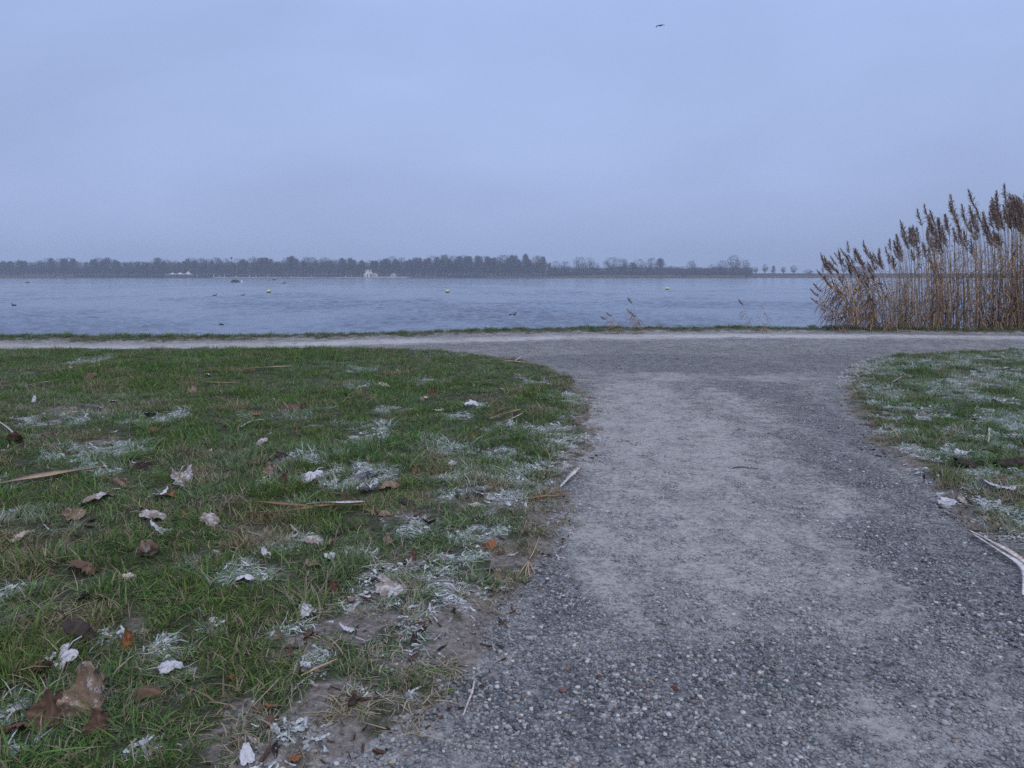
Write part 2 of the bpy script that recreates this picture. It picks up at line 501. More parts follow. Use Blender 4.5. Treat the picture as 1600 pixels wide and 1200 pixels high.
# ------------------------------------------------------------------ water
WATER_Z = -0.50
def build_water():
    m = Mat('water', 0.06, 0.5)
    m.b.inputs['IOR'].default_value = 1.333
    m.col((0.120, 0.152, 0.225))
    m.b.inputs['Roughness'].default_value = 0.09
    p = m.scaled(m.pos(), (1.0, 2.2, 1.0))
    h = m.math('ADD', m.noise(5.5, 4, 0.62, vec=p), m.math('MULTIPLY', m.noise(1.6, 3, 0.6, vec=p), 2.6))
    m.nrm(m.bump(h, 0.016, 1.0))
    rows = [13.0]
    while rows[-1] < 190: rows.append(rows[-1] * 1.0042)
    ys = np.array(rows); nc = 380
    u = np.linspace(-1, 1, nc)
    hw = 5 + 0.74 * ys
    X = u[None, :] * hw[:, None]; Y = np.repeat(ys[:, None], nc, 1)
    Z = np.zeros_like(X)
    rg = np.random.default_rng(3)
    for k in range(54):
        lam = 0.22 * (1.2 / 0.22) ** rg.random()
        th = rg.normal(0.12, 0.36) - PI / 2
        kx, ky = 2 * PI / lam * math.cos(th), 2 * PI / lam * math.sin(th)
        amp = 0.0062 * lam ** 0.85
        ph = rg.random() * 2 * PI
        fade = np.clip(lam / (0.0042 * Y * 3.2), 0, 1) * np.clip(lam / (2 * hw[:, None] / nc * 2.5), 0, 1)
        s = np.sin(kx * X + ky * Y + ph + 0.9 * (fbm(X * 0.4, Y * 0.4, 2, k) - 0.5) * 4)
        Z += amp * fade * (1 - np.abs(s)) * 1.5 - amp * 0.55 * fade
    gust = 0.35 + 1.6 * sstep(.3, .75, fbm(X * 0.16, Y * 0.10, 4, 61))
    edge = np.minimum(np.minimum(sstep(13, 13.5, Y), sstep(190, 150, Y)), sstep(1, 0.97, np.abs(u)[None, :]))
    Z = Z * gust * edge + WATER_Z
    nr = len(ys)
    V = np.stack([X, Y, Z], -1).reshape(-1, 3)
    i = np.arange(nr * nc).reshape(nr, nc)
    F = np.stack([i[:-1, :-1], i[:-1, 1:], i[1:, 1:], i[1:, :-1]], -1).reshape(-1, 4)
    a, b = hw[0], hw[-1]
    ex = np.array([(-a, 13, WATER_Z), (a, 13, WATER_Z), (b, ys[-1], WATER_Z), (-b, ys[-1], WATER_Z),
                   (-900, 13, WATER_Z), (900, 13, WATER_Z), (900, ys[-1], WATER_Z), (-900, ys[-1], WATER_Z),
                   (-900, 640, WATER_Z), (900, 640, WATER_Z), (-b, 640, WATER_Z), (b, 640, WATER_Z)])
    n = len(V)
    ef = np.array([(4, 0, 3, 7), (1, 5, 6, 2), (7, 3, 10, 8), (3, 2, 11, 10), (2, 6, 9, 11)]) + n
    me = mesh_np('water', np.vstack([V, ex]), np.vstack([F, ef]), m.m, True)
    tag(obj('water', me), 'rippled blue grey lake water', kind='structure')
build_water()

# ------------------------------------------------------------------ far shore
FAR = 600.0
def fx(px, d=FAR): return (px - 800.0) / FPX * d * math.cos(PITCH) * 1.0 + 0.0
# at long range depth is along the tilted axis: x = (px-800)/f * depth, depth = y cos p + (h-z) sin p ~ y cos p
def far_material():
    m = Mat('far_shore', 0.95, 0.1)
    n = m.noise(0.06, 4, 0.6)
    m.col(m.mix(m.rng(n, 0.35, 0.65), (0.06, 0.05, 0.03), (0.035, 0.036, 0.022)))
    return m.m
def build_far_land():
    xs = np.linspace(-900, 900, 300)
    prof = [(-6, -1.2), (0, 0.0), (4, 0.55), (30, 1.0), (80, 1.6), (130, 2.0), (180, 2.3)]
    V = []
    for x in xs:
        sh = 4 * (fbm(np.array([x * 0.012]), np.array([0.5]), 3, 71)[0] - 0.5)
        dike = sstep(fx(1165), fx(1200), np.array([x]))[0]
        for j, (dy, z) in enumerate(prof):
            zz = z + WATER_Z
            if j in (3, 4, 5, 6): zz += dike * 1.9
            V.append((x, FAR + 6 + dy * (1 if j > 2 else 1) + sh, zz))
    n = len(prof)
    F = [(i * n + j, (i + 1) * n + j, (i + 1) * n + j + 1, i * n + j + 1) for i in range(len(xs) - 1) for j in range(n - 1)]
    me = mesh_np('far_shore', np.array(V), np.array(F), far_material(), True)
    tag(obj('far_shore', me), 'low land of the far shore under the bare trees', kind='structure')
    # beach
    V = []; F = []
    xs = np.linspace(fx(325), fx(640), 80)
    for i, x in enumerate(xs):
        e = min(i, len(xs) - 1 - i) / 10.0; w = min(1, e)
        sh = 4 * (fbm(np.array([x * 0.012]), np.array([0.5]), 3, 71)[0] - 0.5)
        for dy, z in ((-1.5, -0.25), (1.5 - 1, 0.12), (5 * w, 0.72), (5 + 7 * w, 0.80)):
            V.append((x, FAR + 6 + dy + sh, z + WATER_Z))
    F = [(i * 4 + j, (i + 1) * 4 + j, (i + 1) * 4 + j + 1, i * 4 + j + 1) for i in range(len(xs) - 1) for j in range(3)]
    tag(obj('beach', mesh_np('beach', np.array(V), np.array(F), simple('sand', (0.30, 0.24, 0.19), (0.24, 0.19, 0.15), 0.5), True)),
        'thin strip of pale sand on the far shore', kind='structure')
build_far_land()

M_TRUNK = simple('bark', (0.085, 0.068, 0.055), (0.05, 0.042, 0.036), 1.5)
M_TWIG = [simple('twigs_grey', (0.052, 0.043, 0.038), (0.032, 0.028, 0.026), 0.4),
          simple('twigs_brown', (0.065, 0.044, 0.032), (0.04, 0.03, 0.023), 0.4),
          simple('twigs_red', (0.12, 0.06, 0.045), (0.08, 0.045, 0.035), 0.4)]
M_EVER = simple('evergreen', (0.035, 0.05, 0.03), (0.022, 0.034, 0.02), 0.6)

def envelope(kind, t):
    """crown radius (fraction of height) at fraction t of the height"""
    if kind == 'poplar':  return 0.17 * math.sin(PI * min(1, max(0, (t - 0.12) / 0.9))) ** 0.6
    if kind == 'round':   return 0.30 * math.sin(PI * min(1, max(0, (t - 0.20) / 0.83))) ** 0.6
    if kind == 'vase':    return 0.30 * max(0, (t - 0.12)) ** 0.7 * math.sqrt(max(0, 1.02 - t)) * 1.8
    if kind == 'bush':    return 0.62 * math.sqrt(max(0, 1.0 - t * t)) * (0.8 + 0.4 * t)
    if kind == 'alder':   return 0.24 * (1 - max(0, (t - 0.3)) ** 1.6 * 1.2) if t > 0.12 else 0
    return 0.25

def tree_meshes(kind, seed, ntw=2600, twig=0.05, tlen=0.075):
    """trunk with limbs, and a crown of bare twigs, one unit high"""
    rg = random.Random(seed)
    tr = MB()
    h0 = {'poplar': 0.95, 'round': 0.55, 'vase': 0.3, 'bush': 0.12, 'alder': 0.85}[kind]
    pts = [(0, 0, -0.02)]
    x = y = 0
    for i in range(1, 7):
        x += rg.uniform(-.008, .008); y += rg.uniform(-.008, .008)
        pts.append((x, y, h0 * i / 6))
    tr.tube(pts, [0.019 * (1 - 0.8 * i / 6) + 0.003 for i in range(7)], 6)
    limbs = []
    nl = {'poplar': 26, 'round': 16, 'vase': 13, 'bush': 14, 'alder': 24}[kind]
    for i in range(nl):
        if kind == 'bush':
            p0 = Vector((rg.uniform(-.12, .12), rg.uniform(-.12, .12), 0)); te = rg.uniform(0.5, 0.97)
        else:
            s0 = rg.uniform(0.15 if kind != 'vase' else 0.4, 0.95); q = pts[int(s0 * 6)]
            p0 = Vector((q[0], q[1], h0 * s0))
            te = min(0.97, p0.z + rg.uniform(0.12, 0.42) * (1.0 if kind != 'vase' else 2.0))
        a = rg.uniform(0, 2 * PI); r = envelope(kind, te) * rg.uniform(0.6, 0.98)
        p2 = Vector((r * math.cos(a), r * math.sin(a), te))
        pm = p0.lerp(p2, 0.5) + Vector((math.cos(a), math.sin(a), -0.3)) * 0.04 * rg.random()
        tr.tube([p0, pm, p2], [0.010, 0.0065, 0.002], 4, cap=False)
        limbs.append((p0, pm, p2))
    v = []; f = []
    for i in range(ntw):
        if rg.random() < 0.62:
            p0, pm, p2 = rg.choice(limbs)
            t = rg.random() ** 0.6
            c = (p0.lerp(pm, t * 2) if t < 0.5 else pm.lerp(p2, t * 2 - 1))
            sp = 0.055
            c = c + Vector((rg.gauss(0, sp), rg.gauss(0, sp), rg.gauss(0, sp)))
        else:
            t = rg.uniform(0.1, 0.99)
            a = rg.uniform(0, 2 * PI); r = envelope(kind, t) * math.sqrt(rg.random())
            c = Vector((r * math.cos(a), r * math.sin(a), t))
        rr = math.hypot(c.x, c.y); lim = envelope(kind, min(1, max(0, c.z))) * 1.04
        if c.z < 0.02 or c.z > 1: continue
        lim *= 1 + .22 * math.sin(3 * math.atan2(c.y, c.x) + seed) * math.sin(9 * c.z + seed)
        if rr > lim:
            if lim < 0.01: continue
            c.x *= lim / rr; c.y *= lim / rr
        d = Vector((c.x * 1.8 + rg.gauss(0, .3), c.y * 1.8 + rg.gauss(0, .3), 0.75 + rg.gauss(0, .25))).normalized()
        L = tlen * rg.uniform(0.5, 1.3); w = d.cross(Vector((rg.gauss(0, 1), rg.gauss(0, 1), rg.gauss(0, 1)))).normalized() * twig * 0.06 * rg.uniform(.6, 1.2)
        n = len(v); v += [c - w, c + w, c + d * L]; f.append((n, n + 1, n + 2))
    return mesh_np('trunk', tr.v, tr.f, M_TRUNK), mesh_np('crown', v, np.array(f), None)

TREES = {}
for kind, cnt, ntw in (('poplar', 3, 2300), ('round', 4, 1900), ('vase', 3, 1000), ('bush', 3, 2600), ('alder', 3, 2200)):
    TREES[kind] = []
    for s in range(cnt):
        t_, c_ = tree_meshes(kind, hash(kind) % 97 * 0 + s * 13 + len(kind) * 101, ntw, 0.075, 0.085)
        crowns = []
        for mi, mt in enumerate(M_TWIG):
            cc = c_ if mi == 0 else c_.copy()
            cc.materials.clear() if mi else None
            cc.materials.append(mt); crowns.append(cc)
        TREES[kind].append((t_, crowns))

def add_tree(kind, px, d, top_px, var, name, label, cat='tree', group=None, tw=0, wide=1.0, base=0.3):
    """top_px = row of the crown's top in the photo"""
    x = fx(px, d)
    zt = CAM_H + (431 - top_px) / FPX * d / math.cos(PITCH) ** 2 * 0.98
    H = zt - base
    e = bpy.data.objects.new(name, None); C.objects.link(e)
    e.location = (x, d, base); e.rotation_euler = (0, 0, random.uniform(0, 6.28)); e.scale = (H * wide, H * wide, H)
    e.empty_display_size = 0.1
    tag(e, label, cat, group)
    t_, cs = TREES[kind][var % len(TREES[kind])]
    obj('trunk', t_, e); obj('crown', cs[tw], e)
    return e

# skyline of the wood, photo column -> row of the tree tops
PROF = [(-700,408),(-200,409),(0,411),(28,409),(60,408),(85,406),(110,405),(130,411),(150,405),(185,405),(215,408),(240,407),(255,404),(268,409),(290,407),(305,404),(345,403),
        (362,408),(385,405),(420,405),(432,410),(450,404),(480,404),(530,403),(548,405),(560,409),(575,405),(585,411),(600,404),(640,405),(680,402),(700,402),(740,403),(775,399),
        (800,401),(830,401),(860,405)]
pfx, pft = zip(*PROF)
rt = random.Random(5)
px = -420.0; k = 0
while px < 850:
    top = float(np.interp(px, pfx, pft)) + rt.choice([-2.4, -1.4, -0.4, 0.6, 1.8, 3.0, 4.5])
    row = k % 3
    d = FAR + (26, 38, 52)[row] + rt.uniform(-4, 4)
    kind = rt.choice(['round', 'round', 'poplar', 'alder'])
    seg = ('left of the tented pavilion' if px < 255 else 'between tented pavilion and beach station' if px < 570 else
           'right of the beach station') if px > -10 else 'beyond the left border'
    adj = {'round': 'round-crowned', 'poplar': 'slim upright', 'alder': 'tapering'}[kind]
    add_tree(kind, px, d, top + row * 0.8, k, 'bare_tree', adj + ' bare tree of the far wood ' + seg, group=adj + ' trees of the far wood ' + seg,
             tw=rt.choice([0, 0, 0, 1]), wide=rt.uniform(0.95, 1.45))
    px += rt.uniform(3.8, 6.6); k += 1
# trees one can tell apart toward the right end
SINGLE = [
 ('round',868,409,.95,1,0,'round bare tree just left of the two thin-limbed crowns'),
 ('vase',884,409,1.2,0,0,'spreading bare tree with open crown at the dip in the wood'),
 ('vase',905,403,1.25,1,0,'tall open-crowned bare tree before the gap in the wood'),
 ('vase',920,404,1.1,2,0,'second tall open-crowned tree left of the gap in the wood'),
 ('round',931,411,.9,2,1,'low brown round tree at the left side of the gap in the wood'),
 ('bush',942,424,1.3,0,0,'low bushes filling the gap in the wood'),
 ('round',956,403,1.15,0,0,'dense dark tree right after the gap in the wood'),
 ('round',970,405,1.15,3,0,'dense dark tree beside the one at the gap'),
 ('round',998,406,1.05,1,2,'reddish dense tree right of the dark pair'),
 ('alder',988,411,1.1,1,1,'brown tree between the dark pair and the reddish tree'),
 ('vase',1017,404,1.1,0,0,'open-crowned tree right of the reddish tree'),
 ('alder',1031,405,1.0,2,0,'upright bare tree over the low scrub'),
 ('bush',1048,416,1.5,1,1,'wide low scrub left of the rounded lone crown'),
 ('bush',1065,417,1.6,2,0,'wide low scrub under the rounded lone crown'),
 ('vase',1079,408,1.1,1,0,'bare crown rising over the scrub'),
 ('bush',1088,418,1.3,0,0,'scrub right of the crown that rises over it'),
 ('round',1112,414,1.0,2,1,'brown bare tree in the last clump'),
 ('round',1127,408,.95,1,0,'twiggy tree before the tallest crown of the last clump'),
 ('vase',1146,400,1.15,2,0,'tallest open vase-shaped tree of the last clump'),
 ('vase',1163,407,1.0,1,0,'last vase-shaped tree of the far wood, beside the open dike'),
 ('bush',1102,421,1.5,1,0,'low scrub under the brown bare tree'),
 ('bush',1136,420,1.6,2,1,'low scrub under the tallest vase-shaped tree'),
 ('bush',1155,422,1.3,0,0,'low scrub at the end of the wood'),
 ('bush',885,422,1.9,0,0,'low scrub under the open-crowned trees'),
 ('bush',910,423,1.9,1,1,'brown scrub under the tall open-crowned trees'),
 ('bush',1015,421,1.9,2,0,'scrub under the reddish and open-crowned trees'),
 ('round',1240,415,1.15,0,0,'roundest and largest of the lone trees on the dike'),
 ('round',1180,417,1.0,1,0,'first small lone tree on the dike after the wood'),
 ('round',1195,413,.9,2,0,'second lone tree on the dike, taller and slender'),
 ('alder',1208,416,1.1,0,0,'third lone tree on the dike'),
 ('round',1224,417,1.0,3,0,'fourth lone tree on the dike, small and round'),
 ('bush',1262,421,1.8,1,1,'sprawling brownish shrub on the dike right of the round tree'),
 ('vase',1285,415,.9,0,0,'thin bare tree on the dike seen beside the reeds'),
 ('round',1318,415,1.0,1,0,'bare tree on the dike behind the first reed plumes'),
 ('round',1330,417,1.0,3,0,'lower bare tree on the dike behind the reeds'),
 ('round',1460,410,1.1,1,0,'bare tree on the dike behind the thick reeds'),
 ('round',1700,408,1.1,2,0,'bare tree on the dike right of the reeds')]
for kind, px, top, wide, var, tw, lab in SINGLE:
    dike = px > 1170
    add_tree(kind, px, FAR + (44 if dike else 22 + (px * 7) % 17), top, var, 'bare_shrub' if kind == 'bush' else 'bare_tree', lab,
             'shrub' if kind == 'bush' else 'tree', tw=tw, wide=wide * (1.15 if dike else 1.45), base=2.2 if dike else 0.3)

def build_woodland():
    rg = np.random.default_rng(11)
    n = 90000
    px = rg.uniform(-600, 862, n)
    m2 = rg.random(n) < 0.22; px = np.where(m2, rg.uniform(855, 1172, n), px)
    d = FAR + 62 + rg.uniform(0, 26, n)
    top = np.where(px < 860, 412.5 + 5 * (fbm(px * 0.03, px * 0, 3, 5) - .5), 420.5 + 5 * (fbm(px * 0.05, px * 0, 3, 6) - .5))
    H = CAM_H + (431 - top) / FPX * d
    z0 = 0.4 + (H * rg.random(n) ** 0.8)
    x = (px - 800) / FPX * d
    L = rg.uniform(1.0, 2.4, n); w = rg.uniform(0.05, 0.12, n)
    a = rg.normal(0, 0.35, n)
    P0 = np.stack([x - w, d, z0], 1); P1 = np.stack([x + w, d + rg.normal(0, .1, n), z0], 1)
    P2 = np.stack([x + L * np.sin(a), d + rg.normal(0, .5, n), z0 + L * np.cos(a)], 1)
    V = np.stack([P0, P1, P2], 1).reshape(-1, 3)
    F = np.arange(3 * n).reshape(n, 3)
    n = 90000
    px = np.where(rg.random(n) < .72, rg.uniform(-600, 862, n), rg.uniform(855, 1172, n))
    d = FAR + 17 + rg.uniform(0, 12, n)
    H = np.where(px < 860, 6.5, 4.6) + 4.5 * (fbm(px * 0.045, px * 0, 3, 15) - .5)
    z0 = 0.1 + H * rg.random(n) ** 1.1; x = (px - 800) / FPX * d
    L = rg.uniform(.7, 1.6, n); w = rg.uniform(0.05, 0.13, n); a = rg.normal(0, 0.4, n)
    Q = np.stack([np.stack([x - w, d, z0], 1), np.stack([x + w, d, z0], 1), np.stack([x + L * np.sin(a), d + rg.normal(0, .4, n), z0 + L * np.cos(a)], 1)], 1).reshape(-1, 3)
    V = np.vstack([V, Q]); F = np.arange(len(V)).reshape(-1, 3)
    tag(obj('woodland', mesh_np('woodland', V, F, M_TWIG[0])), 'dense undergrowth and stems filling the far wood', 'undergrowth', kind='stuff')
    # brown reed fringe on the far shore
    n = 26000
    seg = [(-300, 122, 2.2, .30), (640, 700, .9, .08), (760, 900, 1.2, .12), (890, 1062, 2.0, .26), (1070, 1160, 2.0, .14), (1165, 1420, 1.4, .20)]
    V = []
    for a0, a1, hh, fr in seg:
        m = int(n * fr)
        p = rg.uniform(a0, a1, m); dd = FAR + 5 + rg.uniform(0, 7, m)
        x = (p - 800) / FPX * dd; z = WATER_Z + 0.1 + rg.uniform(0, .3, m)
        h_ = hh * rg.uniform(.6, 1.1, m) * (0.6 + 0.8 * fbm(p * 0.08, p * 0, 3, 9)); w = 0.09
        q = np.stack([np.stack([x - w, dd, z], 1), np.stack([x + w, dd, z], 1), np.stack([x + rg.normal(0, .2, m), dd, z + h_], 1)], 1).reshape(-1, 3)
        V.append(q)
    V = np.vstack(V); F = np.arange(len(V)).reshape(-1, 3)
    tag(obj('shore_reeds', mesh_np('shore_reeds', V, F, simple('far_reed', (0.27, 0.17, 0.105), (0.18, 0.12, 0.08), 0.2))),
        'brown reed fringe along the far waterline', 'reeds', kind='stuff')
build_woodland()

# buildings on the far shore --------------------------------------------
M_WHITE = simple('white_render', (0.80, 0.79, 0.77), (0.70, 0.69, 0.68), 0.8)
M_DARK = simple('dark_opening', (0.03, 0.035, 0.045), (0.02, 0.025, 0.03), 2)
M_SLATE = simple('slate', (0.07, 0.07, 0.08), (0.05, 0.05, 0.055), 2)
M_PINK = simple('pinkish_render', (0.55, 0.40, 0.38), (0.48, 0.36, 0.34), 1)
M_GLASS = Mat('glass_dark', 0.08, 0.5).col((0.03, 0.04, 0.055)).m
M_CANVAS = simple('white_canvas', (0.62, 0.62, 0.62), (0.52, 0.52, 0.53), 0.6)
M_POLE = simple('grey_pole', (0.42, 0.42, 0.43), (0.32, 0.32, 0.33), 3)
M_TIMBER = simple('weathered_timber', (0.12, 0.09, 0.07), (0.08, 0.065, 0.05), 3)

def empty(name, loc, label, cat, group=None, rz=0):
    e = bpy.data.objects.new(name, None); C.objects.link(e); e.location = loc; e.rotation_euler = (0, 0, rz)
    e.empty_display_size = 0.2
    return tag(e, label, cat, group)
def box_part(name, mat, parent, *b):
    m = MB(); m.box(*b); return m.build(name, mat, parent)

def beach_station():
    d = FAR + 10
    e = empty('beach_station', (fx(578, d), d, 0.30), 'white two-storey beach station with a square lookout tower on the far sand', 'building')
    w = MB(); w.box(-4.7, -1.2, 0, 5, -.3, 2.6); w.box(2.4, 4.9, 0, 5, -.3, 2.75); w.build('wall', M_WHITE, e)
    box_part('tower', M_WHITE, e, -3.5, 0.6, 0.2, 4.6, 2.602, 5.6)
    box_part('centre_wall', M_WHITE, e, -1.198, 2.398, 0.4, 5.2, -.3, 2.9)
    box_part('pink_panel', M_PINK, e, -0.3, 2.0, 0.30, 0.398, 0.2, 2.5)
    box_part('tower_roof', M_SLATE, e, -3.9, 1.0, -0.2, 5.0, 5.602, 5.95)
    box_part('roof', M_WHITE, e, 2.1, 5.2, -0.3, 5.3, 2.752, 2.95)
    for x0, x1, z0, z1, yy in ((-3.1, -2.2, 4.3, 5.0, 0.2), (-0.4, 0.3, 3.6, 5.0, 0.2), (-4.2, -3.6, 0.2, 1.6, 0), (-2.4, -1.6, 0.1, 1.9, 0),
                               (2.8, 3.4, 0.1, 2.2, 0), (4.0, 4.5, 0.1, 2.2, 0), (0.4, 1.2, 0.2, 2.2, 0.3)):
        f = box_part('window', M_DARK, e, x0, x1, yy - 0.06, yy - 0.003, z0, z1)
        box_part('pane', M_GLASS, f, x0 + .08, x1 - .08, yy - 0.085, yy - 0.063, z0 + .08, z1 - .08)
    r = MB()
    for x in np.arange(-1.1, 2.4, 0.5): r.box(x, x + .06, 0.42, 0.48, 2.902, 3.7)
    r.box(-1.15, 2.4, 0.42, 0.48, 3.702, 3.77); r.build('railing', M_WHITE, e)
beach_station()

def pavilion():
    d = FAR + 14
    e = empty('beach_pavilion', (fx(278, d), d, 0.4), 'low beach pavilion with white peaked tent roofs on the far shore', 'building')
    box_part('wall', simple('pavilion_wall', (0.13, 0.13, 0.14)), e, -8.5, 9.5, 1, 7, -.3, 1.9)
    f = MB()
    for x in np.arange(-8, 9, 1.7): f.box(x, x + 1.2, 0.90, 0.996, 0.3, 1.6)
    f.build('window', M_GLASS, e)
    peaks = [(-5.6, 3.5, 4.6, 3.3), (0.4, 3.5, 4.9, 3.5), (6.6, 4.0, 3.6, 4.6)]
    for cx, cy, r, h in peaks:
        v = []; f = []; nr, na = 7, 16
        for i in range(nr + 1):
            t = i / nr
            for j in range(na):
                a = 2 * PI * j / na
                rr = r * t * (1 + 0.10 * math.cos(4 * a) * t)
                z = 1.9 + (h - 1.9) * (1 - t) ** 1.9 + 0.12 * math.cos(8 * a) * t
                v.append((cx + rr * math.cos(a), cy + rr * math.sin(a), z))
        for i in range(nr):
            for j in range(na):
                f.append((i * na + j, i * na + (j + 1) % na, (i + 1) * na + (j + 1) % na, (i + 1) * na + j))
        obj('tent_roof', mesh_np('tent_roof', v, np.array(f), M_CANVAS, True), e)
        p = MB(); p.tube([(cx, cy, 0.2), (cx, cy, h + 0.4)], 0.09, 6); p.build('mast', M_POLE, e)
    box_part('canopy', M_CANVAS, e, -10.8, -8.9, 1.2, 5, 1.6, 1.95)
    p = MB(); p.tube([(7.6, 3.5, 1), (8.2, 3.5, 5.4)], 0.10, 6); p.build('mast', M_POLE, e)
    box_part('terrace', M_TIMBER, e, -10, 14, -2.2, 0.85, -.4, 0.25)
    r = MB()
    for x in np.arange(-9.8, 13.9, 1.6): r.box(x, x + .08, -2.1, -2.02, 0.252, 1.15)
    r.box(-9.9, 13.9, -2.1, -2.02, 1.152, 1.24); r.build('railing', M_POLE, e)
pavilion()

def farmhouse():
    d = FAR + 50
    e = empty('farmhouse', (fx(1352, d), d, 2.1), 'low farmhouse with dark pitched roof behind the reeds', 'building')
    box_part('wall', simple('brickwork', (0.22, 0.13, 0.10), (0.16, 0.10, 0.08), 1.5), e, -7, 7, 0, 8, -.4, 2.6)
    r = MB()
    for s in (-1, 1):
        r.poly([(-7.5, 4, 6.6), (7.5, 4, 6.6), (7.5, 4 + s * 4.6, 2.4), (-7.5, 4 + s * 4.6, 2.4)][::s])
        r.poly([(-7.5, 4, 6.75), (7.5, 4, 6.75), (7.5, 4 + s * 4.7, 2.5), (-7.5, 4 + s * 4.7, 2.5)][::-s])
    for x in (-7.5, 7.5): r.poly([(x, -0.6, 2.4), (x, 8.6, 2.4), (x, 4, 6.7)])
    roof = r.build('roof', simple('old_tiles', (0.14, 0.08, 0.07), (0.10, 0.06, 0.055), 1), e)
    box_part('chimney', M_PINK, roof, -3.4, -2.5, 3.6, 4.4, 6.2, 7.8)
    for x in (-5, -1.5, 2, 5):
        f = box_part('window', M_WHITE, e, x - .5, x + .5, -0.08, -0.003, 0.9, 2.0)
        box_part('pane', M_GLASS, f, x - .42, x + .42, -0.10, -0.083, 0.98, 1.92)
farmhouse()

def poles_and_small_things():
    for i, (px, top, lab) in enumerate([(563, 426, 'thin pale pole left of the white beach station'), (606, 427.5, 'thin pale pole right of the white beach station'),
                           (618, 424, 'taller pale pole behind the dome tent'), (657, 424, 'tall pale pole standing before the dark wood'),
                           (666, 428, 'short pale pole near the right end of the sand')]):
        d = FAR + 12 + i
        H = CAM_H + (431 - top) / FPX * d - 0.2
        m = MB(); m.tube([(0, 0, 0), (0, 0, H)], [0.12, 0.08], 6); m.box(-.35, .35, -.04, .04, H - .5, H - .42)
        tag(m.build('pole', M_POLE, loc=(fx(px, d), d, 0.2)), lab, 'pole')
    d = FAR + 14
    e = empty('dome_tent', (fx(614.5, d), d, 0.3), 'pale dome tent behind the row of white boats', 'tent')
    v = []; f = []
    for i in range(5):
        t = i / 4 * PI / 2
        for j in range(12):
            a = j / 12 * 2 * PI; v.append((2.6 * math.cos(a) * math.cos(t), 2.0 * math.sin(a) * math.cos(t), 2.6 * math.sin(t)))
    for i in range(4):
        for j in range(12): f.append((i * 12 + j, i * 12 + (j + 1) % 12, (i + 1) * 12 + (j + 1) % 12, (i + 1) * 12 + j))
    obj('shell', mesh_np('shell', v, np.array(f), simple('dome_fabric', (0.33, 0.34, 0.36)), True), e)
    m = MB()
    for j in range(3):
        a = j * PI / 3
        m.tube([(2.65 * math.cos(a) * math.cos(t), 2.05 * math.sin(a) * math.cos(t), 2.65 * math.sin(t)) for t in np.linspace(0.05, PI - 0.05, 9)], 0.06, 4)
    m.build('rib', M_WHITE, e)
    # row of small white boats drawn up on the sand
    hull = MB()
    secs = [(-1.9, .55, .0), (-1.2, .75, 0), (0, .8, 0), (1.1, .6, .05), (1.9, .06, .25)]
    n = []
    for x, w, z in secs:
        n.append(len(hull.v)); hull.v += [(x, -w, .62 + z), (x, -w * .7, .05 + z), (x, w * .7, .05 + z), (x, w, .62 + z)]
    for a, b in zip(n[:-1], n[1:]):
        for j in range(3): hull.f.append((a + j, b + j, b + j + 1, a + j + 1))
        hull.f.append((a, a + 3, b + 3, b))
    hull.f.append((n[0], n[0] + 1, n[0] + 2, n[0] + 3))
    me = mesh_np('small_boat', hull.v, hull.f, M_WHITE)
    deck = MB(); deck.box(-.5, .5, -.5, .5, .625, .75); dk = mesh_np('thwart', deck.v, deck.f, M_TIMBER)
    rg = random.Random(2)
    for i, px in enumerate([592, 596.5, 600.5, 604.5, 609, 613, 617.5, 622, 626, 630]):
        dd = FAR + 7.5
        o = obj('small_boat', me, loc=(fx(px, dd), dd, WATER_Z + 0.25), rot=(0, 0, rg.uniform(-.3, .3)))
        tag(o, 'small white boat in the row drawn up right of the beach station', 'boat', 'small white boats on the far shore')
        obj('thwart', dk, o)
    # two low jetties
    for a, b, lab in ((440, 452, 'short dark jetty left of the longer one'), (495, 521, 'long dark jetty left of the white beach station')):
        d = FAR + 2
        m = MB(); L = (fx(b, d) - fx(a, d))
        m.box(-L / 2, L / 2, -1, 1, .35, .6)
        for x in np.arange(-L / 2 + .3, L / 2, 2.0): m.tube([(x, -.9, -1), (x, -.9, .8)], .12, 6)
        tag(m.build('jetty', M_TIMBER, loc=(fx((a + b) / 2, d), d, WATER_Z)), lab, 'jetty')
    # white posts along the swimming beach
    for px in (308, 334, 343.5, 351, 369, 390, 400, 418, 455, 486, 540, 549, 590, 650):
        d = FAR + 8 + (px * 3 % 4)
        m = MB(); m.tube([(0, 0, 0), (0, 0, 1.35)], .16, 6); m.tube([(0, 0, 1.352), (0, 0, 1.6)], [.2, .12], 6)
        tag(m.build('marker_post', M_WHITE, loc=(fx(px, d), d, 0.0)), 'short white marker post on the sand of the far shore', 'post', 'white marker posts along the far beach')
    # mast above the tree tops
    d = FAR + 150
    e = empty('radio_mast', (fx(363, d), d, 0), 'slim mast with a round head poking above the wood', 'mast')
    m = MB(); m.tube([(0, 0, 0), (0, 0, 17.6)], [.5, .25], 6); m.build('pole', M_POLE, e)
    m = MB(); m.tube([(0, 0, 17.0), (0, 0, 17.6), (0, 0, 18.6), (0, 0, 19.1)], [.3, 1.0, 1.0, .3], 8); m.build('mast_head', M_SLATE, e)
poles_and_small_things()

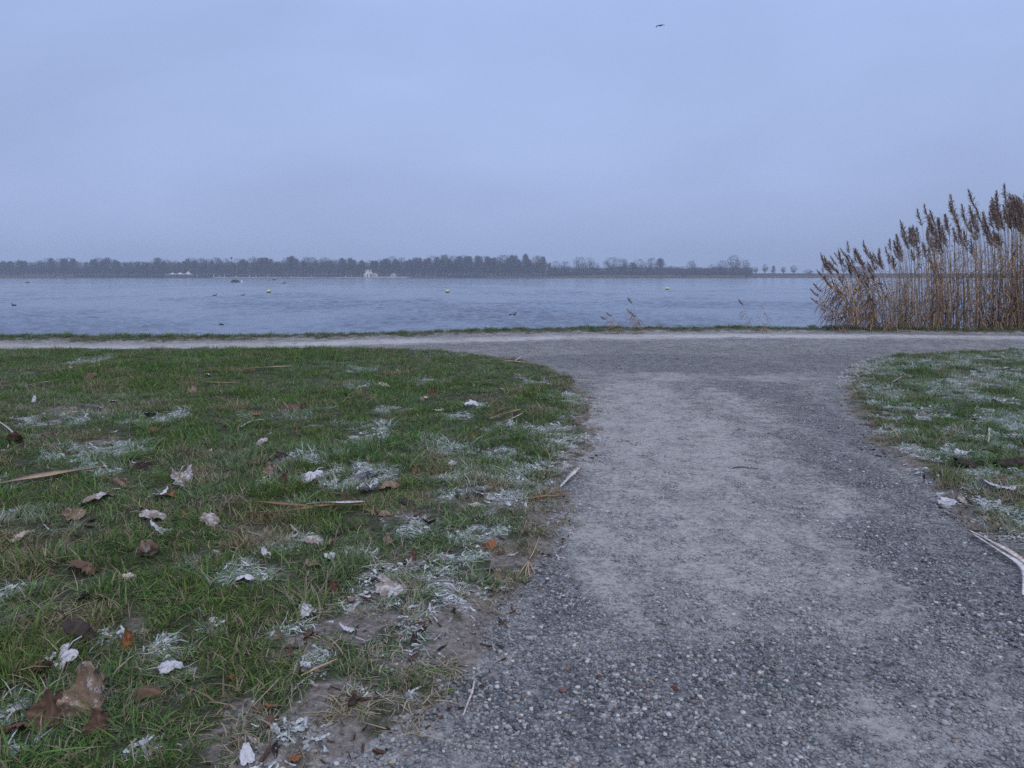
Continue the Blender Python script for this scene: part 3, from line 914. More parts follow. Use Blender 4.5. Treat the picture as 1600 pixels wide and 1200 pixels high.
# ------------------------------------------------------------------ on the water
def wpos(px, py): return G(px, py, WATER_Z)
M_BUOY = simple('yellow_buoy', (0.68, 0.68, 0.24), (0.56, 0.56, 0.20), 6, 0.5)
M_BUOYD = simple('buoy_slime', (0.10, 0.12, 0.04), (0.06, 0.07, 0.03), 9, 0.6)
def buoy(px, py, lab, r=0.24):
    x, y, z = wpos(px, py)
    e = empty('buoy', (x, y, z + .08), lab, 'buoy', 'yellow buoys on the lake'); r *= .78
    e.rotation_euler = (0.12, -0.08, 0)
    prof = [(-.9, .1), (-.75, .65), (-.35, .93), (0.02, 1)]
    m = MB(); m.tube([(0, 0, a * r) for a, b in prof], [b * r for a, b in prof], 14); m.build('waterline_band', M_BUOYD, e, True)
    prof = [(0.025, .995), (.35, .94), (.7, .72), (.92, .4), (1.0, .12)]
    m = MB(); m.tube([(0, 0, a * r + .05) for a, b in prof], [b * r for a, b in prof], 14); m.build('float', M_BUOY, e, True)
    m = MB(); m.tube([(0.05 * math.cos(a), 0, r + .06 + .05 * math.sin(a)) for a in np.linspace(0, PI, 7)], .012, 5); m.build('lifting_eye', M_POLE, e)
buoy(420, 457.5, 'yellow round buoy on the lake in the left half of the water')
buoy(699, 457.5, 'yellow round buoy on the lake in the middle of the water')
buoy(1042.5, 453, 'yellow round buoy on the lake above the small reed tufts', 0.26)

M_COOT = simple('black_feathers', (0.018, 0.018, 0.020), (0.03, 0.028, 0.028), 20, 0.6)
M_DUCKW = simple('white_flank', (0.70, 0.70, 0.70), (0.6, 0.6, 0.6), 20, 0.7)
M_BILL = simple('pale_bill', (0.45, 0.45, 0.42), (0.4, 0.4, 0.38), 20, 0.5)
def swim_bird(px, py, L, rz, lab, white=False, head=True, name='coot'):
    """one lofted body from tail over back, neck and head to the bill"""
    x, y, z = wpos(px, py)
    s = L
    path = [(-.52, 0, .10), (-.40, 0, .09), (-.2, 0, .08), (0, 0, .075), (.2, 0, .085), (.32, 0, .13), (.36, 0, .22), (.385, 0, .31), (.43, 0, .365), (.50, 0, .37), (.55, 0, .355)]
    rad = [(.02, .015), (.09, .06), (.165, .12), (.19, .145), (.165, .13), (.105, .10), (.065, .06), (.065, .062), (.08, .075), (.06, .06), (.028, .028)]
    if not head: path, rad = path[:6] + [(.36, 0, .18), (.40, 0, .17)], rad[:6] + [(.07, .07), (.03, .03)]
    e = empty(name, (x, y, z), lab, 'duck' if white else 'water bird', None, rz)
    m = MB(); m.tube([(a * s, b * s, c * s) for a, b, c in path], [(p * s, q * s) for p, q in rad], 12); m.build('body', M_COOT, e, True)
    if head:
        m = MB(); m.tube([(.545 * s, 0, .35 * s), (.60 * s, 0, .335 * s), (.66 * s, 0, .325 * s)], [(.028 * s, .022 * s), (.022 * s, .015 * s), (.008 * s, .005 * s)], 8); m.build('bill', M_BILL, e, True)
    if white:
        for sgn in (-1, 1):
            m = MB(); m.tube([(-.25 * s, sgn * .135 * s, .06 * s), (-.05 * s, sgn * .16 * s, .06 * s), (.16 * s, sgn * .135 * s, .07 * s)], [(.02 * s, .035 * s), (.045 * s, .07 * s), (.02 * s, .03 * s)], 8); m.build('flank', M_DUCKW, e, True)
swim_bird(346, 508, 0.24, 2.6, 'dark diving bird low in the water nearest to the shore grass', head=False)
swim_bird(801, 493, 0.30, 0.15, 'black and white tufted duck on the lake left of the small reed tufts', True, name='tufted_duck')
swim_bird(22, 477.5, 0.30, PI, 'dark coot far left on the lake')
swim_bird(43.5, 442, 0.9, 0.2, 'small dark bird near the far shore at the left', head=False)
swim_bird(335.5, 462, 0.36, 0, 'dark coot left of its neighbour under the dark raft')
swim_bird(379, 462, 0.36, 0.3, 'dark coot between the other coot and the yellow buoy')
swim_bird(443.5, 443, 0.75, 0.2, 'dark bird swimming beyond the left yellow buoy')
swim_bird(428.5, 437.8, 1.6, 0, 'dark distant bird close to the far beach', head=False)

def raft():
    x, y, z = wpos(368, 441)
    e = empty('raft', (x, y, z), 'dark moored swimming raft near the far shore', 'raft')
    m = MB(); m.box(-.95, .95, -.8, .8, -.1, .18); m.build('float', M_SLATE, e)
    m = MB()
    for i in range(5): m.box(-.95 + i * .385, -.95 + i * .385 + .36, -.85, .85, .183, .24)
    m.build('deck', M_TIMBER, e)
    m = MB(); m.tube([(-.8, -.6, .24), (-.6, -.6, .62), (.6, -.6, .62), (.8, -.6, .24)], .05, 6); m.box(-.6, .6, -.6, .5, .3, .55); m.build('bench', M_SLATE, e)
    x, y, z = wpos(377.5, 441)
    m = MB(); m.tube([(0, 0, -.1), (0, 0, .05), (0, 0, .25), (0, 0, .4)], [.15, .28, .26, .08], 10); m.tube([(0, 0, .39), (0, 0, .6)], .04, 6)
    tag(m.build('mooring_buoy', M_WHITE, smooth=False, loc=(x, y, z)), 'white mooring buoy right beside the dark raft', 'buoy')
raft()

def flying_bird():
    d = 46.0
    x = fx(1031.5, 1) * d * 1.0
    dep = d
    cx = (1031.5 - 800) / FPX; cy = (600 - 40) / FPX
    fy = math.cos(PITCH) + cy * math.sin(PITCH); fz = -math.sin(PITCH) + cy * math.cos(PITCH)
    t = d / fy
    e = empty('flying_bird', (cx * t, d, CAM_H + fz * t), 'dark bird gliding high over the lake with wings bowed', 'bird', rz=0.0)
    e.rotation_euler = (0.25, -0.30, 0.5)
    m = MB()
    m.tube([(0, -.20, 0), (0, -.12, 0), (0, -.02, 0), (0, .08, 0), (0, .14, .01), (0, .18, .01), (0, .22, 0)],
           [(.03, .008), (.025, .02), (.042, .038), (.038, .036), (.022, .022), (.024, .022), (.004, .004)], 10)
    for s in (-1, 1):
        prev = None
        ribs = [(0.02, .06, -.07, .01), (.10, .075, -.07, .035), (.19, .08, -.06, .03), (.27, .05, -.045, -.005), (.33, .0, -.04, -.05)]
        n0 = len(m.v)
        for (xx, yl, yt, zz) in ribs:
            m.v += [(s * xx, yl, zz), (s * xx, (yl * .5 + yt * .5), zz + .012), (s * xx, yt, zz - .004), (s * xx, (yl + yt) / 2, zz - .006)]
        for i in range(len(ribs) - 1):
            for j in range(4):
                a = n0 + i * 4 + j; b = n0 + i * 4 + (j + 1) % 4
                q = (a, b, b + 4, a + 4)
                m.f.append(q if s > 0 else q[::-1])
        m.f.append(tuple(n0 + 4 * (len(ribs) - 1) + j for j in range(4)))
    m.poly([(-.03, -.18, 0), (.03, -.18, 0), (.05, -.30, 0), (-.05, -.30, 0)])
    m.build('body', M_COOT, e)
flying_bird()

# ------------------------------------------------------------------ reeds
def reed_mats():
    m = Mat('reed_stem', 0.6, 0.3)
    v = m.noise(3.5, 2, 0.5); w = m.N.new('ShaderNodeObjectInfo').outputs['Random']
    c = m.mix(m.rng(v, 0.3, 0.7), (0.25, 0.145, 0.075), (0.085, 0.052, 0.034))
    m.col(m.mix(m.math('MULTIPLY', m.math('POWER', w, 1.3), 0.85), c, (0.44, 0.32, 0.21)))
    stem = m.m
    m = Mat('reed_leaf', 0.7, 0.25)
    v = m.noise(5, 3, 0.5)
    m.col(m.mix(m.rng(v, 0.3, 0.7), (0.42, 0.26, 0.135), (0.13, 0.08, 0.048)))
    leaf = m.m
    m = Mat('reed_plume', 0.9, 0.1)
    v = m.noise(14, 4, 0.6)
    m.col(m.mix(m.rng(v, 0.3, 0.7), (0.13, 0.092, 0.08), (0.42, 0.32, 0.27)))
    return stem, leaf, m.m
M_STEM, M_RLEAF, M_PLUME = reed_mats()

def strip_pts(mb, pts, widths, side):
    n = len(mb.v)
    for p, w in zip(pts, widths):
        mb.v += [tuple(p - side * w), tuple(p + side * w)]
    for i in range(len(pts) - 1):
        mb.f.append((n + 2 * i, n + 2 * i + 1, n + 2 * i + 3, n + 2 * i + 2))

def reed_meshes(seed, plume=True, H=2.4, dens=1.0, bend=0.22, leaf_n=10, leaf_top=0.72):
    rg = random.Random(seed)
    def axis(t):
        return Vector((-bend * t ** 2.1 * H * .5 + 0.02 * math.sin(t * 7 + seed), 0.02 * math.sin(t * 5 + seed), H * (t - 0.02 * t * t)))
    st = MB()
    st.tube([axis(t) for t in np.linspace(0, 0.93, 8)], [0.0062 * (1 - 0.55 * t) for t in np.linspace(0, 1, 8)], 4, cap=False)
    lv = MB()
    for i in range(leaf_n):
        t = rg.uniform(0.06, leaf_top); p = axis(t)
        a = PI + rg.gauss(0, 0.75) if rg.random() < 0.72 else rg.uniform(0, 2 * PI)
        L = rg.uniform(0.16, 0.38); d = Vector((math.cos(a), math.sin(a), 0)); s = Vector((-math.sin(a), math.cos(a), rg.uniform(-.6, .6))).normalized()
        up = rg.uniform(-0.1, 0.8); cv = rg.uniform(0.5, 1.4)
        pts = [p + d * (L * u) + Vector((0, 0, L * (up * u - cv * u * u))) for u in (0, .3, .62, 1)]
        strip_pts(lv, pts, [.003, .0085, .007, .0008], s)
    pl = MB()
    if plume:
        PL = rg.uniform(0.22, 0.34) * (1 if H > 1.5 else .7)
        base = axis(0.90); tip = base + (axis(1.0) - axis(0.9)).normalized() * PL + Vector((-0.05, 0, 0))
        nb = int(84 * dens)
        for i in range(nb):
            t = (i / nb) ** 0.9
            p = base.lerp(tip, t)
            a = rg.gauss(PI, 0.9) if rg.random() < .7 else rg.uniform(0, 6.28)
            sp = (0.105 * (1 if H > 1.5 else .6) * (1 - t) ** 0.7 * min(1, .35 + t * 4) + 0.014) * rg.uniform(.5, 1.1)
            q = p + Vector((math.cos(a) * sp - 0.012, math.sin(a) * sp, rg.uniform(0.02, 0.09)))
            mid = p.lerp(q, 0.5) + Vector((0, 0, 0.012))
            s = (q - p).cross(Vector((rg.gauss(0, 1), rg.gauss(0, 1), rg.gauss(0, 1)))).normalized()
            strip_pts(pl, [p, mid, q], [.002, .0055, .001], s)
    return (mesh_np('stem', st.v, st.f, M_STEM), mesh_np('leaf', lv.v, lv.f, M_RLEAF), mesh_np('plume', pl.v, pl.f, M_PLUME) if plume else None)

REEDS = [reed_meshes(100 + i, True, 1.0 * 2.4, bend=0.10 + 0.05 * (i % 4), leaf_n=7 + i % 4) for i in range(8)]
REEDS_SHORT = [reed_meshes(400 + i, i != 3, 1.0, bend=.30 + .1 * i, leaf_n=(26, 22, 24, 8)[i], leaf_top=.85) for i in range(4)]
REEDS_LEAN = [reed_meshes(200 + i, True, 2.4, bend=0.40 + 0.12 * (i % 3), leaf_n=10) for i in range(4)]
REEDS_BARE = [reed_meshes(300 + i, False, 2.4, bend=0.1 + 0.05 * i, leaf_n=12, leaf_top=0.8) for i in range(5)]

RT = [(1255, 452), (1268, 430), (1284, 398), (1297, 394), (1310, 376), (1326, 380), (1342, 374), (1358, 384), (1372, 370), (1388, 386), (1398, 352),
      (1418, 342), (1432, 343), (1440, 327), (1456, 318), (1470, 334), (1487, 304), (1500, 320), (1512, 312), (1522, 295), (1537, 300), (1552, 309),
      (1567, 291), (1578, 300), (1590, 296), (1620, 296), (1700, 292), (2100, 290)]
rtx, rtt = zip(*RT)
def reed_at(px, y, top_row, meshes, label, group, name='reed', rz=0.0, lean=0.0, parts=True):
    x = (px - 800) / FPX * (y * math.cos(PITCH) + CAM_H * math.sin(PITCH))
    z = float(hgt(np.array([x]), np.array([y]))[0])
    zt = CAM_H + (431 - top_row) / FPX * y / math.cos(PITCH)
    s = max(0.15, (zt - z) / 2.5)
    if s < .62:
        meshes = REEDS_SHORT[3 if meshes[2] is None else int(px) % 3]; s = (zt - z) / 1.12
    e = bpy.data.objects.new(name, None); C.objects.link(e); e.location = (x, y, z - .02)
    e.rotation_euler = (0, lean, rz); sw = min(max(s, 0.7), 1.15); e.scale = (sw, sw, s); e.empty_display_size = 0.05
    tag(e, label, 'reed', group)
    for nm, me in zip(('stem', 'leaves', 'plume'), meshes):
        if me:
            o = obj(nm, me, e)
            if nm == 'leaves': o['kind'] = 'stuff'
    return e

rr = random.Random(21)
n_r = 0
# the plumes one sees against the sky first, then the crowd behind them
heads = [(1285, 398), (1290, 402), (1311, 376), (1304, 393), (1326, 382), (1343, 375), (1358, 385), (1371, 371), (1379, 384), (1392, 385), (1399, 352), (1417, 341), (1424, 347), (1440, 327),
         (1456, 319), (1463, 326), (1477, 333), (1487, 305), (1499, 318), (1514, 315), (1522, 294), (1537, 299), (1552, 308), (1566, 292), (1570, 297), (1588, 298), (1594, 304)]
lab_lean = 'leaning brown reed at the thin left end of the reed bed'
lab_mid = 'brown reed with purple plume in the middle of the reed bed'
lab_tall = 'tall straight brown reed with dark plume at the right of the reed bed'
def lab_for(px): return (lab_lean, 'reeds at the left end of the bed') if px < 1340 else (lab_mid, 'reeds in the middle of the bed') if px < 1450 else (lab_tall, 'reeds at the right of the bed')
HEAD_LAB = {1285: 'leftmost reed with a plume against the sky above the thin end of the bed', 1311: 'lone upright reed plume standing above the leftmost plumes',
  1326: 'reed plume just right of the lone upright one at the thin end', 1343: 'pale pointed reed plume left of the dense middle clump', 1371: 'reed plume tip where the dense middle clump begins',
  1399: 'reed plume at the first step up in height of the bed', 1440: 'slim pointed reed plume at the second step up in height', 1487: 'dark upright reed plume rising left of the tallest group',
  1522: 'slim spire-like reed plume, one of the tallest', 1537: 'dark bushy reed plume right of the slim spire-like one', 1566: 'tallest reed, with a tip bent to the right',
  1588: 'thick dark reed plume nearest the right border'}
for px, top in heads:
    l, g = lab_for(px)
    l = HEAD_LAB.get(px, l)
    reed_at(px + rr.uniform(0, 6) + (14 if px < 1400 else 5), 15.1 + rr.uniform(0, .5), top, REEDS[rr.randrange(8)], l, g, rz=rr.uniform(-.5, .5)); n_r += 1
while n_r < 250:
    px = 1310 + 330 * rr.random() ** 0.72
    y = 15.0 + rr.random() * 1.6
    top = np.interp(px, rtx, rtt) + abs(rr.gauss(0, 1)) * (26 if px > 1380 else 22) + 8
    if top > 498: continue
    l, g = lab_for(px)
    ms = REEDS_LEAN[rr.randrange(4)] if (px < 1400 and rr.random() < .5) else REEDS[rr.randrange(8)] if rr.random() < .62 else REEDS_BARE[rr.randrange(5)]
    reed_at(px + 10, y, top, ms, l, g, rz=rr.uniform(-.7, .7), lean=rr.gauss(-0.02, 0.035)); n_r += 1
# the thin leaning fan at the left end
for i, (px, top, lean) in enumerate([(1305, 452, -.42), (1312, 438, -.36), (1318, 430, -.33), (1326, 412, -.28), (1332, 400, -.24), (1340, 396, -.22), (1346, 390, -.18), (1322, 462, -.42),
                    (1350, 384, -.16), (1356, 392, -.18), (1335, 440, -.34), (1362, 380, -.14), (1370, 388, -.15), (1328, 425, -.25), (1308, 470, -.38), (1380, 375, -.12)]):
    reed_at(px, 15.0 + .03 * i, top, (REEDS if i % 2 else REEDS_LEAN)[i % 4], lab_lean, 'reeds at the left end of the bed', lean=lean, rz=rr.uniform(-.3, .3)); n_r += 1
# small lone reeds further left
for px, y, top, ms, lean, l in [
    (973, 14.55, 480, REEDS_LEAN[0], -.25, 'leftmost small reed leaning left over the water'),
    (967, 14.60, 482, REEDS_LEAN[1], -.40, 'bent small reed with pale plume among the shore grass'),
    (965, 14.62, 500, REEDS_LEAN[2], -.30, 'shortest small reed beside the bent pair'),
    (1001, 14.6, 460, REEDS[2], -.06, 'small reed with one upright plume standing highest by the path'),
    (1000, 14.6, 478, REEDS_LEAN[3], -.10, 'ragged small reed right under the highest plume'),
    (1002, 14.62, 486, REEDS_LEAN[0], -.05, 'ragged short reed with drooping leaves by the highest plume'),
    (1175, 14.75, 462, REEDS_LEAN[1], -.10, 'thin sparse reed stalk left of the reed bed'),
    (1206, 14.75, 462, REEDS_BARE[1], -.10, 'thin reed stalk without plume left of the reed bed'),
    (1198, 14.75, 480, REEDS_BARE[2], -.16, 'short thin reed stalk without plume left of the reed bed')]:
    o = reed_at(px, y, top, ms, l, 'small lone reeds by the shore path', lean=lean, rz=rr.uniform(-.3, .3))

def reed_mass():
    """finer stems, broken stalks and dry leaves low in the bed, too many to count"""
    st = MB(); lv = MB(); rg = random.Random(31)
    for i in range(430):
        px = 1325 + 380 * rg.random() ** 0.8; y = 15.0 + rg.random() * 1.9
        x = (px - 800) / FPX * (y * math.cos(PITCH) + 0.15)
        zg = float(hgt(np.array([x]), np.array([y]))[0])
        top = np.interp(px, rtx, rtt) + 25 + abs(rg.gauss(0, 1)) * 60
        if top > 500: continue
        H = CAM_H + (431 - top) / FPX * y - zg
        ln = rg.gauss(-.10, .10) * H; ln2 = rg.gauss(0, .08) * H
        ax = lambda t: Vector((x + ln * t * t, y + ln2 * t, zg + H * t))
        st.tube([ax(t) for t in (0, .35, .7, 1)], [.0042, .0038, .003, .0012], 3, cap=False)
        for k in range(rg.randrange(5, 12)):
            t = rg.uniform(.03, .75) ** 1.2; p = ax(t); a = rg.gauss(PI, 1.0)
            L = rg.uniform(.12, .34); d = Vector((math.cos(a), math.sin(a), 0)); s = Vector((-math.sin(a), math.cos(a), rg.uniform(-.8, .8))).normalized()
            up = rg.uniform(-.3, .7); cv = rg.uniform(.4, 1.4)
            strip_pts(lv, [p + d * (L * u) + Vector((0, 0, L * (up * u - cv * u * u))) for u in (0, .45, 1)], [.003, .007, .0008], s)
    tag(st.build('reed_stems', M_STEM), 'thin crowded reed stalks inside the reed bed', 'reeds', kind='stuff')
    tag(lv.build('dry_reed_leaves', M_RLEAF), 'tangle of dry brown leaves inside the reed bed', 'reeds', kind='stuff')
reed_mass()

# ------------------------------------------------------------------ instanced stuff by geometry nodes
def gn_scatter(name, pts, rot, scl, idx, attrs, sources, label, cat):
    col = bpy.data.collections.new(name + '_source')
    for s in sources: col.objects.link(s)
    me = bpy.data.meshes.new(name)
    n = len(pts)
    me.vertices.add(n); me.vertices.foreach_set('co', np.asarray(pts, np.float32).ravel())
    a = me.attributes.new('rot', 'FLOAT_VECTOR', 'POINT'); a.data.foreach_set('vector', np.asarray(rot, np.float32).ravel())
    a = me.attributes.new('scl', 'FLOAT_VECTOR', 'POINT'); a.data.foreach_set('vector', np.asarray(scl, np.float32).ravel())
    a = me.attributes.new('idx', 'INT', 'POINT'); a.data.foreach_set('value', np.asarray(idx, np.int32))
    for k, v in attrs.items():
        a = me.attributes.new(k, 'FLOAT', 'POINT'); a.data.foreach_set('value', np.asarray(v, np.float32))
    o = obj(name, me)
    ng = bpy.data.node_groups.new(name, 'GeometryNodeTree')
    ng.interface.new_socket('Geometry', in_out='INPUT', socket_type='NodeSocketGeometry')
    ng.interface.new_socket('Geometry', in_out='OUTPUT', socket_type='NodeSocketGeometry')
    gi = ng.nodes.new('NodeGroupInput'); go = ng.nodes.new('NodeGroupOutput')
    iop = ng.nodes.new('GeometryNodeInstanceOnPoints')
    ci = ng.nodes.new('GeometryNodeCollectionInfo'); ci.inputs['Collection'].default_value = col
    ci.inputs['Separate Children'].default_value = True; ci.inputs['Reset Children'].default_value = True
    def na(nm, dt):
        q = ng.nodes.new('GeometryNodeInputNamedAttribute'); q.data_type = dt; q.inputs['Name'].default_value = nm
        return q.outputs['Attribute']
    L = ng.links.new
    L(gi.outputs[0], iop.inputs['Points']); L(ci.outputs[0], iop.inputs['Instance'])
    iop.inputs['Pick Instance'].default_value = True
    L(na('idx', 'INT'), iop.inputs['Instance Index'])
    L(na('rot', 'FLOAT_VECTOR'), iop.inputs['Rotation']); L(na('scl', 'FLOAT_VECTOR'), iop.inputs['Scale'])
    L(iop.outputs[0], go.inputs[0])
    md = o.modifiers.new('scatter', 'NODES'); md.node_group = ng
    tag(o, label, cat, kind='stuff')
    return o

def grass_material():
    m = Mat('grass', 0.75, 0.16)
    t = m.attr('t'); r = m.attr('rnd'); r2 = m.attr('rnd2')
    frost = m.attr('frost', 'INSTANCER'); dry = m.attr('dry', 'INSTANCER'); tint = m.attr('tint', 'INSTANCER')
    g = m.mix(m.math('POWER', r, 1.8), (0.016, 0.062, 0.012), (0.170, 0.350, 0.058))
    g = m.mix(m.math('MULTIPLY', tint, 0.7), g, (0.13, 0.18, 0.035))
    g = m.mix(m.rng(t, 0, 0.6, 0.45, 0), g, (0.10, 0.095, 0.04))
    straw = m.mix(r, (0.42, 0.34, 0.22), (0.14, 0.105, 0.062))
    isdry = m.math('LESS_THAN', r2, dry)
    c = m.mix(isdry, g, straw)
    # rime sits on the blades of the frosted patches
    f = m.math('MULTIPLY', m.rng(frost, 0.05, 0.95, 0.02, 1.0), m.rng(r2, 0.0, 0.8, 1.3, 0.15))
    f = m.math('MULTIPLY', f, m.rng(m.noise(220, 2, 0.6), 0.3, 0.55, 0.45, 1.1))
    n = m.N.new('ShaderNodeClamp'); m.put(n.inputs[0], f); f = n.outputs[0]
    c = m.mix(m.math('MULTIPLY', f, 0.92), c, (0.62, 0.69, 0.70))
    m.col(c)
    # thin blades let light through
    tr = m.N.new('ShaderNodeBsdfTranslucent'); m.put(tr.inputs[0], c)
    ms = m.N.new('ShaderNodeMixShader'); ms.inputs[0].default_value = 0.28
    out = [q for q in m.N if q.type == 'OUTPUT_MATERIAL'][0]
    m.L.new(m.b.outputs[0], ms.inputs[1]); m.L.new(tr.outputs[0], ms.inputs[2]); m.L.new(ms.outputs[0], out.inputs[0])
    return m.m
M_GRASS = grass_material()

def grass_patch(seed, n=42, R=0.05, h=(0.03, 0.075), lean=0.45, w=0.0013, flat=False):
    rg = np.random.default_rng(seed)
    V = []; T = []; R1 = []; R2 = []; F = []
    ts = [0, .38, .72, 1.0]
    for i in range(n):
        a = rg.random() * 2 * PI; r = R * math.sqrt(rg.random()); b0 = np.array([r * math.cos(a), r * math.sin(a), -0.004])
        H = rg.uniform(*h)
        la = rg.random() * 2 * PI; ln = abs(rg.normal(0, lean)) + 0.1
        d = np.array([math.cos(la), math.sin(la), 0.0]); sd_ = np.array([-math.sin(la), math.cos(la), 0])
        tw = rg.normal(0, .5)
        s = sd_ * math.cos(tw) + np.array([0, 0, 1]) * math.sin(tw) * .4
        ww = w * rg.uniform(.7, 1.5)
        cv = rg.uniform(.2, 1.0) * ln * 1.3
        n0 = len(V); r1, r2 = rg.random(), rg.random()
        side = rg.normal(0, 0.25)
        for j, t in enumerate(ts):
            z = H * (t * math.cos(min(1.3, ln * .5)) - cv * .55 * t * t * (1 if not flat else .5))
            if flat: z = max(0.003 + 0.006 * rg.random(), H * .22 * math.sin(PI * min(t * 1.0, 1)) + .002)
            c = b0 + d * (H * (ln * .5 * t + cv * .7 * t * t if not flat else t)) + sd_ * (side * H * t * t) + np.array([0, 0, z])
            k = ww * (1 - t ** 2.2) + 0.00015
            if j < 3: V += [c - s * k, c + s * k]
            else: V += [c]
            m_ = 2 if j < 3 else 1
            T += [t] * m_; R1 += [r1] * m_; R2 += [r2] * m_
        F += [(n0, n0 + 1, n0 + 3, n0 + 2), (n0 + 2, n0 + 3, n0 + 5, n0 + 4), (n0 + 4, n0 + 5, n0 + 6)]
    me = mesh_np('grass_patch', V, F, M_GRASS, True, dict(t=T, rnd=R1, rnd2=R2))
    return obj('grass_patch', me, link=False)

def build_grass():
    src = [grass_patch(i, 46, 0.055) for i in range(6)]                                  # 0-5 upright
    src += [grass_patch(20 + i, 46, 0.05, (0.04, 0.085), 0.9) for i in range(3)]         # 6-8 leaning
    src += [grass_patch(40 + i, 34, 0.05, (0.03, 0.07), 0.8, 0.0015, True) for i in range(4)]  # 9-12 flattened
    src += [grass_patch(60 + i, 16, 0.045, (0.06, 0.13), 0.75, 0.0023) for i in range(4)]      # 13-16 long coarse blades
    for i, s in enumerate(src): s.name = 'grass_patch_%02d' % i
    rg = np.random.default_rng(99)
    P = []
    # stratified by distance so that blades stay dense where they show large
    for y0, y1, dens in ((0.4, 3.0, 420), (3.0, 5.0, 330), (5.0, 8.0, 240), (8.0, 16.6, 190)):
        hw = 2.4 + 0.74 * y1
        n = int((y1 - y0) * 2 * hw * dens)
        P.append(np.stack([rg.uniform(-hw, hw, n), rg.uniform(y0, y1, n)], 1))
    P = np.vstack(P)
    x, y = P[:, 0], P[:, 1]
    keep = np.abs(x) < 2.2 + 0.74 * y
    x, y = x[keep], y[keep]
    sd = lawn_sd(x, y)
    keep = sd > -0.05; x, y, sd = x[keep], y[keep], sd[keep]
    dirt = dirt_map(x, y); lush = lush_map(x, y); fr = frost_map(x, y)
    shore = (y > far_edge(x) - 0.2)
    bank = y - crest(x)
    clump = sstep(.36, .60, fbm(x * 9, y * 9, 3, 63))
    prob = 0.95 - 0.52 * dirt * (~shore) - .45 * (1 - clump) * (~shore)
    prob = np.where(sd < 0.02, prob * 0.25, prob)
    prob = np.where(bank > 0.9, 0.0, prob)
    keep = rg.random(len(x)) < np.clip(prob + lush * .15, 0.04, 1)
    x, y, sd, dirt, lush, fr, shore = [a[keep] for a in (x, y, sd, dirt, lush, fr, shore)]
    n = len(x)
    z = hgt(x, y, sd)
    edge = np.exp(-(sd / 0.16) ** 2)
    kind = np.where(rg.random(n) < np.clip(fr * 0.75 + dirt * .5 + edge * .3, .12, .9), rg.integers(9, 13, n),
                    np.where(rg.random(n) < .35, rg.integers(6, 9, n), rg.integers(0, 6, n)))
    kind = np.where((rg.random(n) < .10 + .25 * lush) & (kind < 9), rg.integers(13, 17, n), kind)
    clump = sstep(.36, .66, fbm(x * 9, y * 9, 3, 63))
    s = (0.34 + 0.34 * clump + 0.50 * lush + 0.18 * rg.random(n)) * (1 - 0.35 * edge * (~shore)) * (1 - 0.25 * dirt)
    hn = fbm(x * 1.1, y * 0 + 2, 3, 77)
    s = np.where(shore, 0.55 + 1.5 * np.clip(hn - .32, 0, 1) + .35 * rg.random(n) ** 3, s)
    s = np.where(shore & (y < far_edge(x) + .16), s * .45, s)
    sy = s * (1 - 0.25 * fr)
    dry = np.clip(0.13 + .14 * sstep(5.5, 3.0, y) + 0.5 * edge * (~shore) + 0.55 * dirt + 0.5 * (sstep(.5, .75, fbm(x * 3.1, y * 3.1, 4, 81))), 0, .95)
    dry = np.where(shore, 0.22, dry)
    tint = np.clip(1.6 * (fbm(x * 1.6, y * 1.6, 4, 91) - .35), 0, 1)
    fr = np.clip(fr + 0.10 * rg.random(n), 0, 1)
    fr = np.where(shore, np.where(y < far_edge(x) + .22, .35, .05) * rg.random(n) * 1.6, fr)
    rot = np.stack([rg.normal(0, .1, n), rg.normal(0, .1, n), rg.uniform(0, 2 * PI, n)], 1)
    sc_ = np.stack([0.8 + .4 * s, 0.8 + .4 * s, sy], 1)
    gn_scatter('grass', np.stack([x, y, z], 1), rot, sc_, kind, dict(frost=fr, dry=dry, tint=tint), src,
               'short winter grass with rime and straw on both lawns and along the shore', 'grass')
    print('grass patches', n)
build_grass()

# gravel --------------------------------------------------------------
def pebble_material():
    m = Mat('gravel', 0.8, 0.25)
    r = m.attr('rnd'); r2 = m.attr('rnd2')
    c = m.ramp(r, [(0, (0.028, 0.032, 0.040)), (0.4, (0.095, 0.105, 0.125)), (0.78, (0.215, 0.22, 0.235)), (0.955, (0.32, 0.32, 0.325)), (0.97, (0.36, 0.33, 0.31)), (1, (0.54, 0.53, 0.52))])
    c = m.mix(m.rng(r2, 0.95, 0.98, 0, .5), c, (0.26, 0.15, 0.11))
    du = m.attr('dust', 'INSTANCER')
    c = m.mix(m.math('MULTIPLY', du, 0.38), c, (0.44, 0.425, 0.43))
    c = m.mix(m.rng(m.noise(700, 2, .6), .4, .7, 0, .35), c, (0.30, 0.30, 0.32))
    m.col(c)
    return m.m
M_PEB = pebble_material()

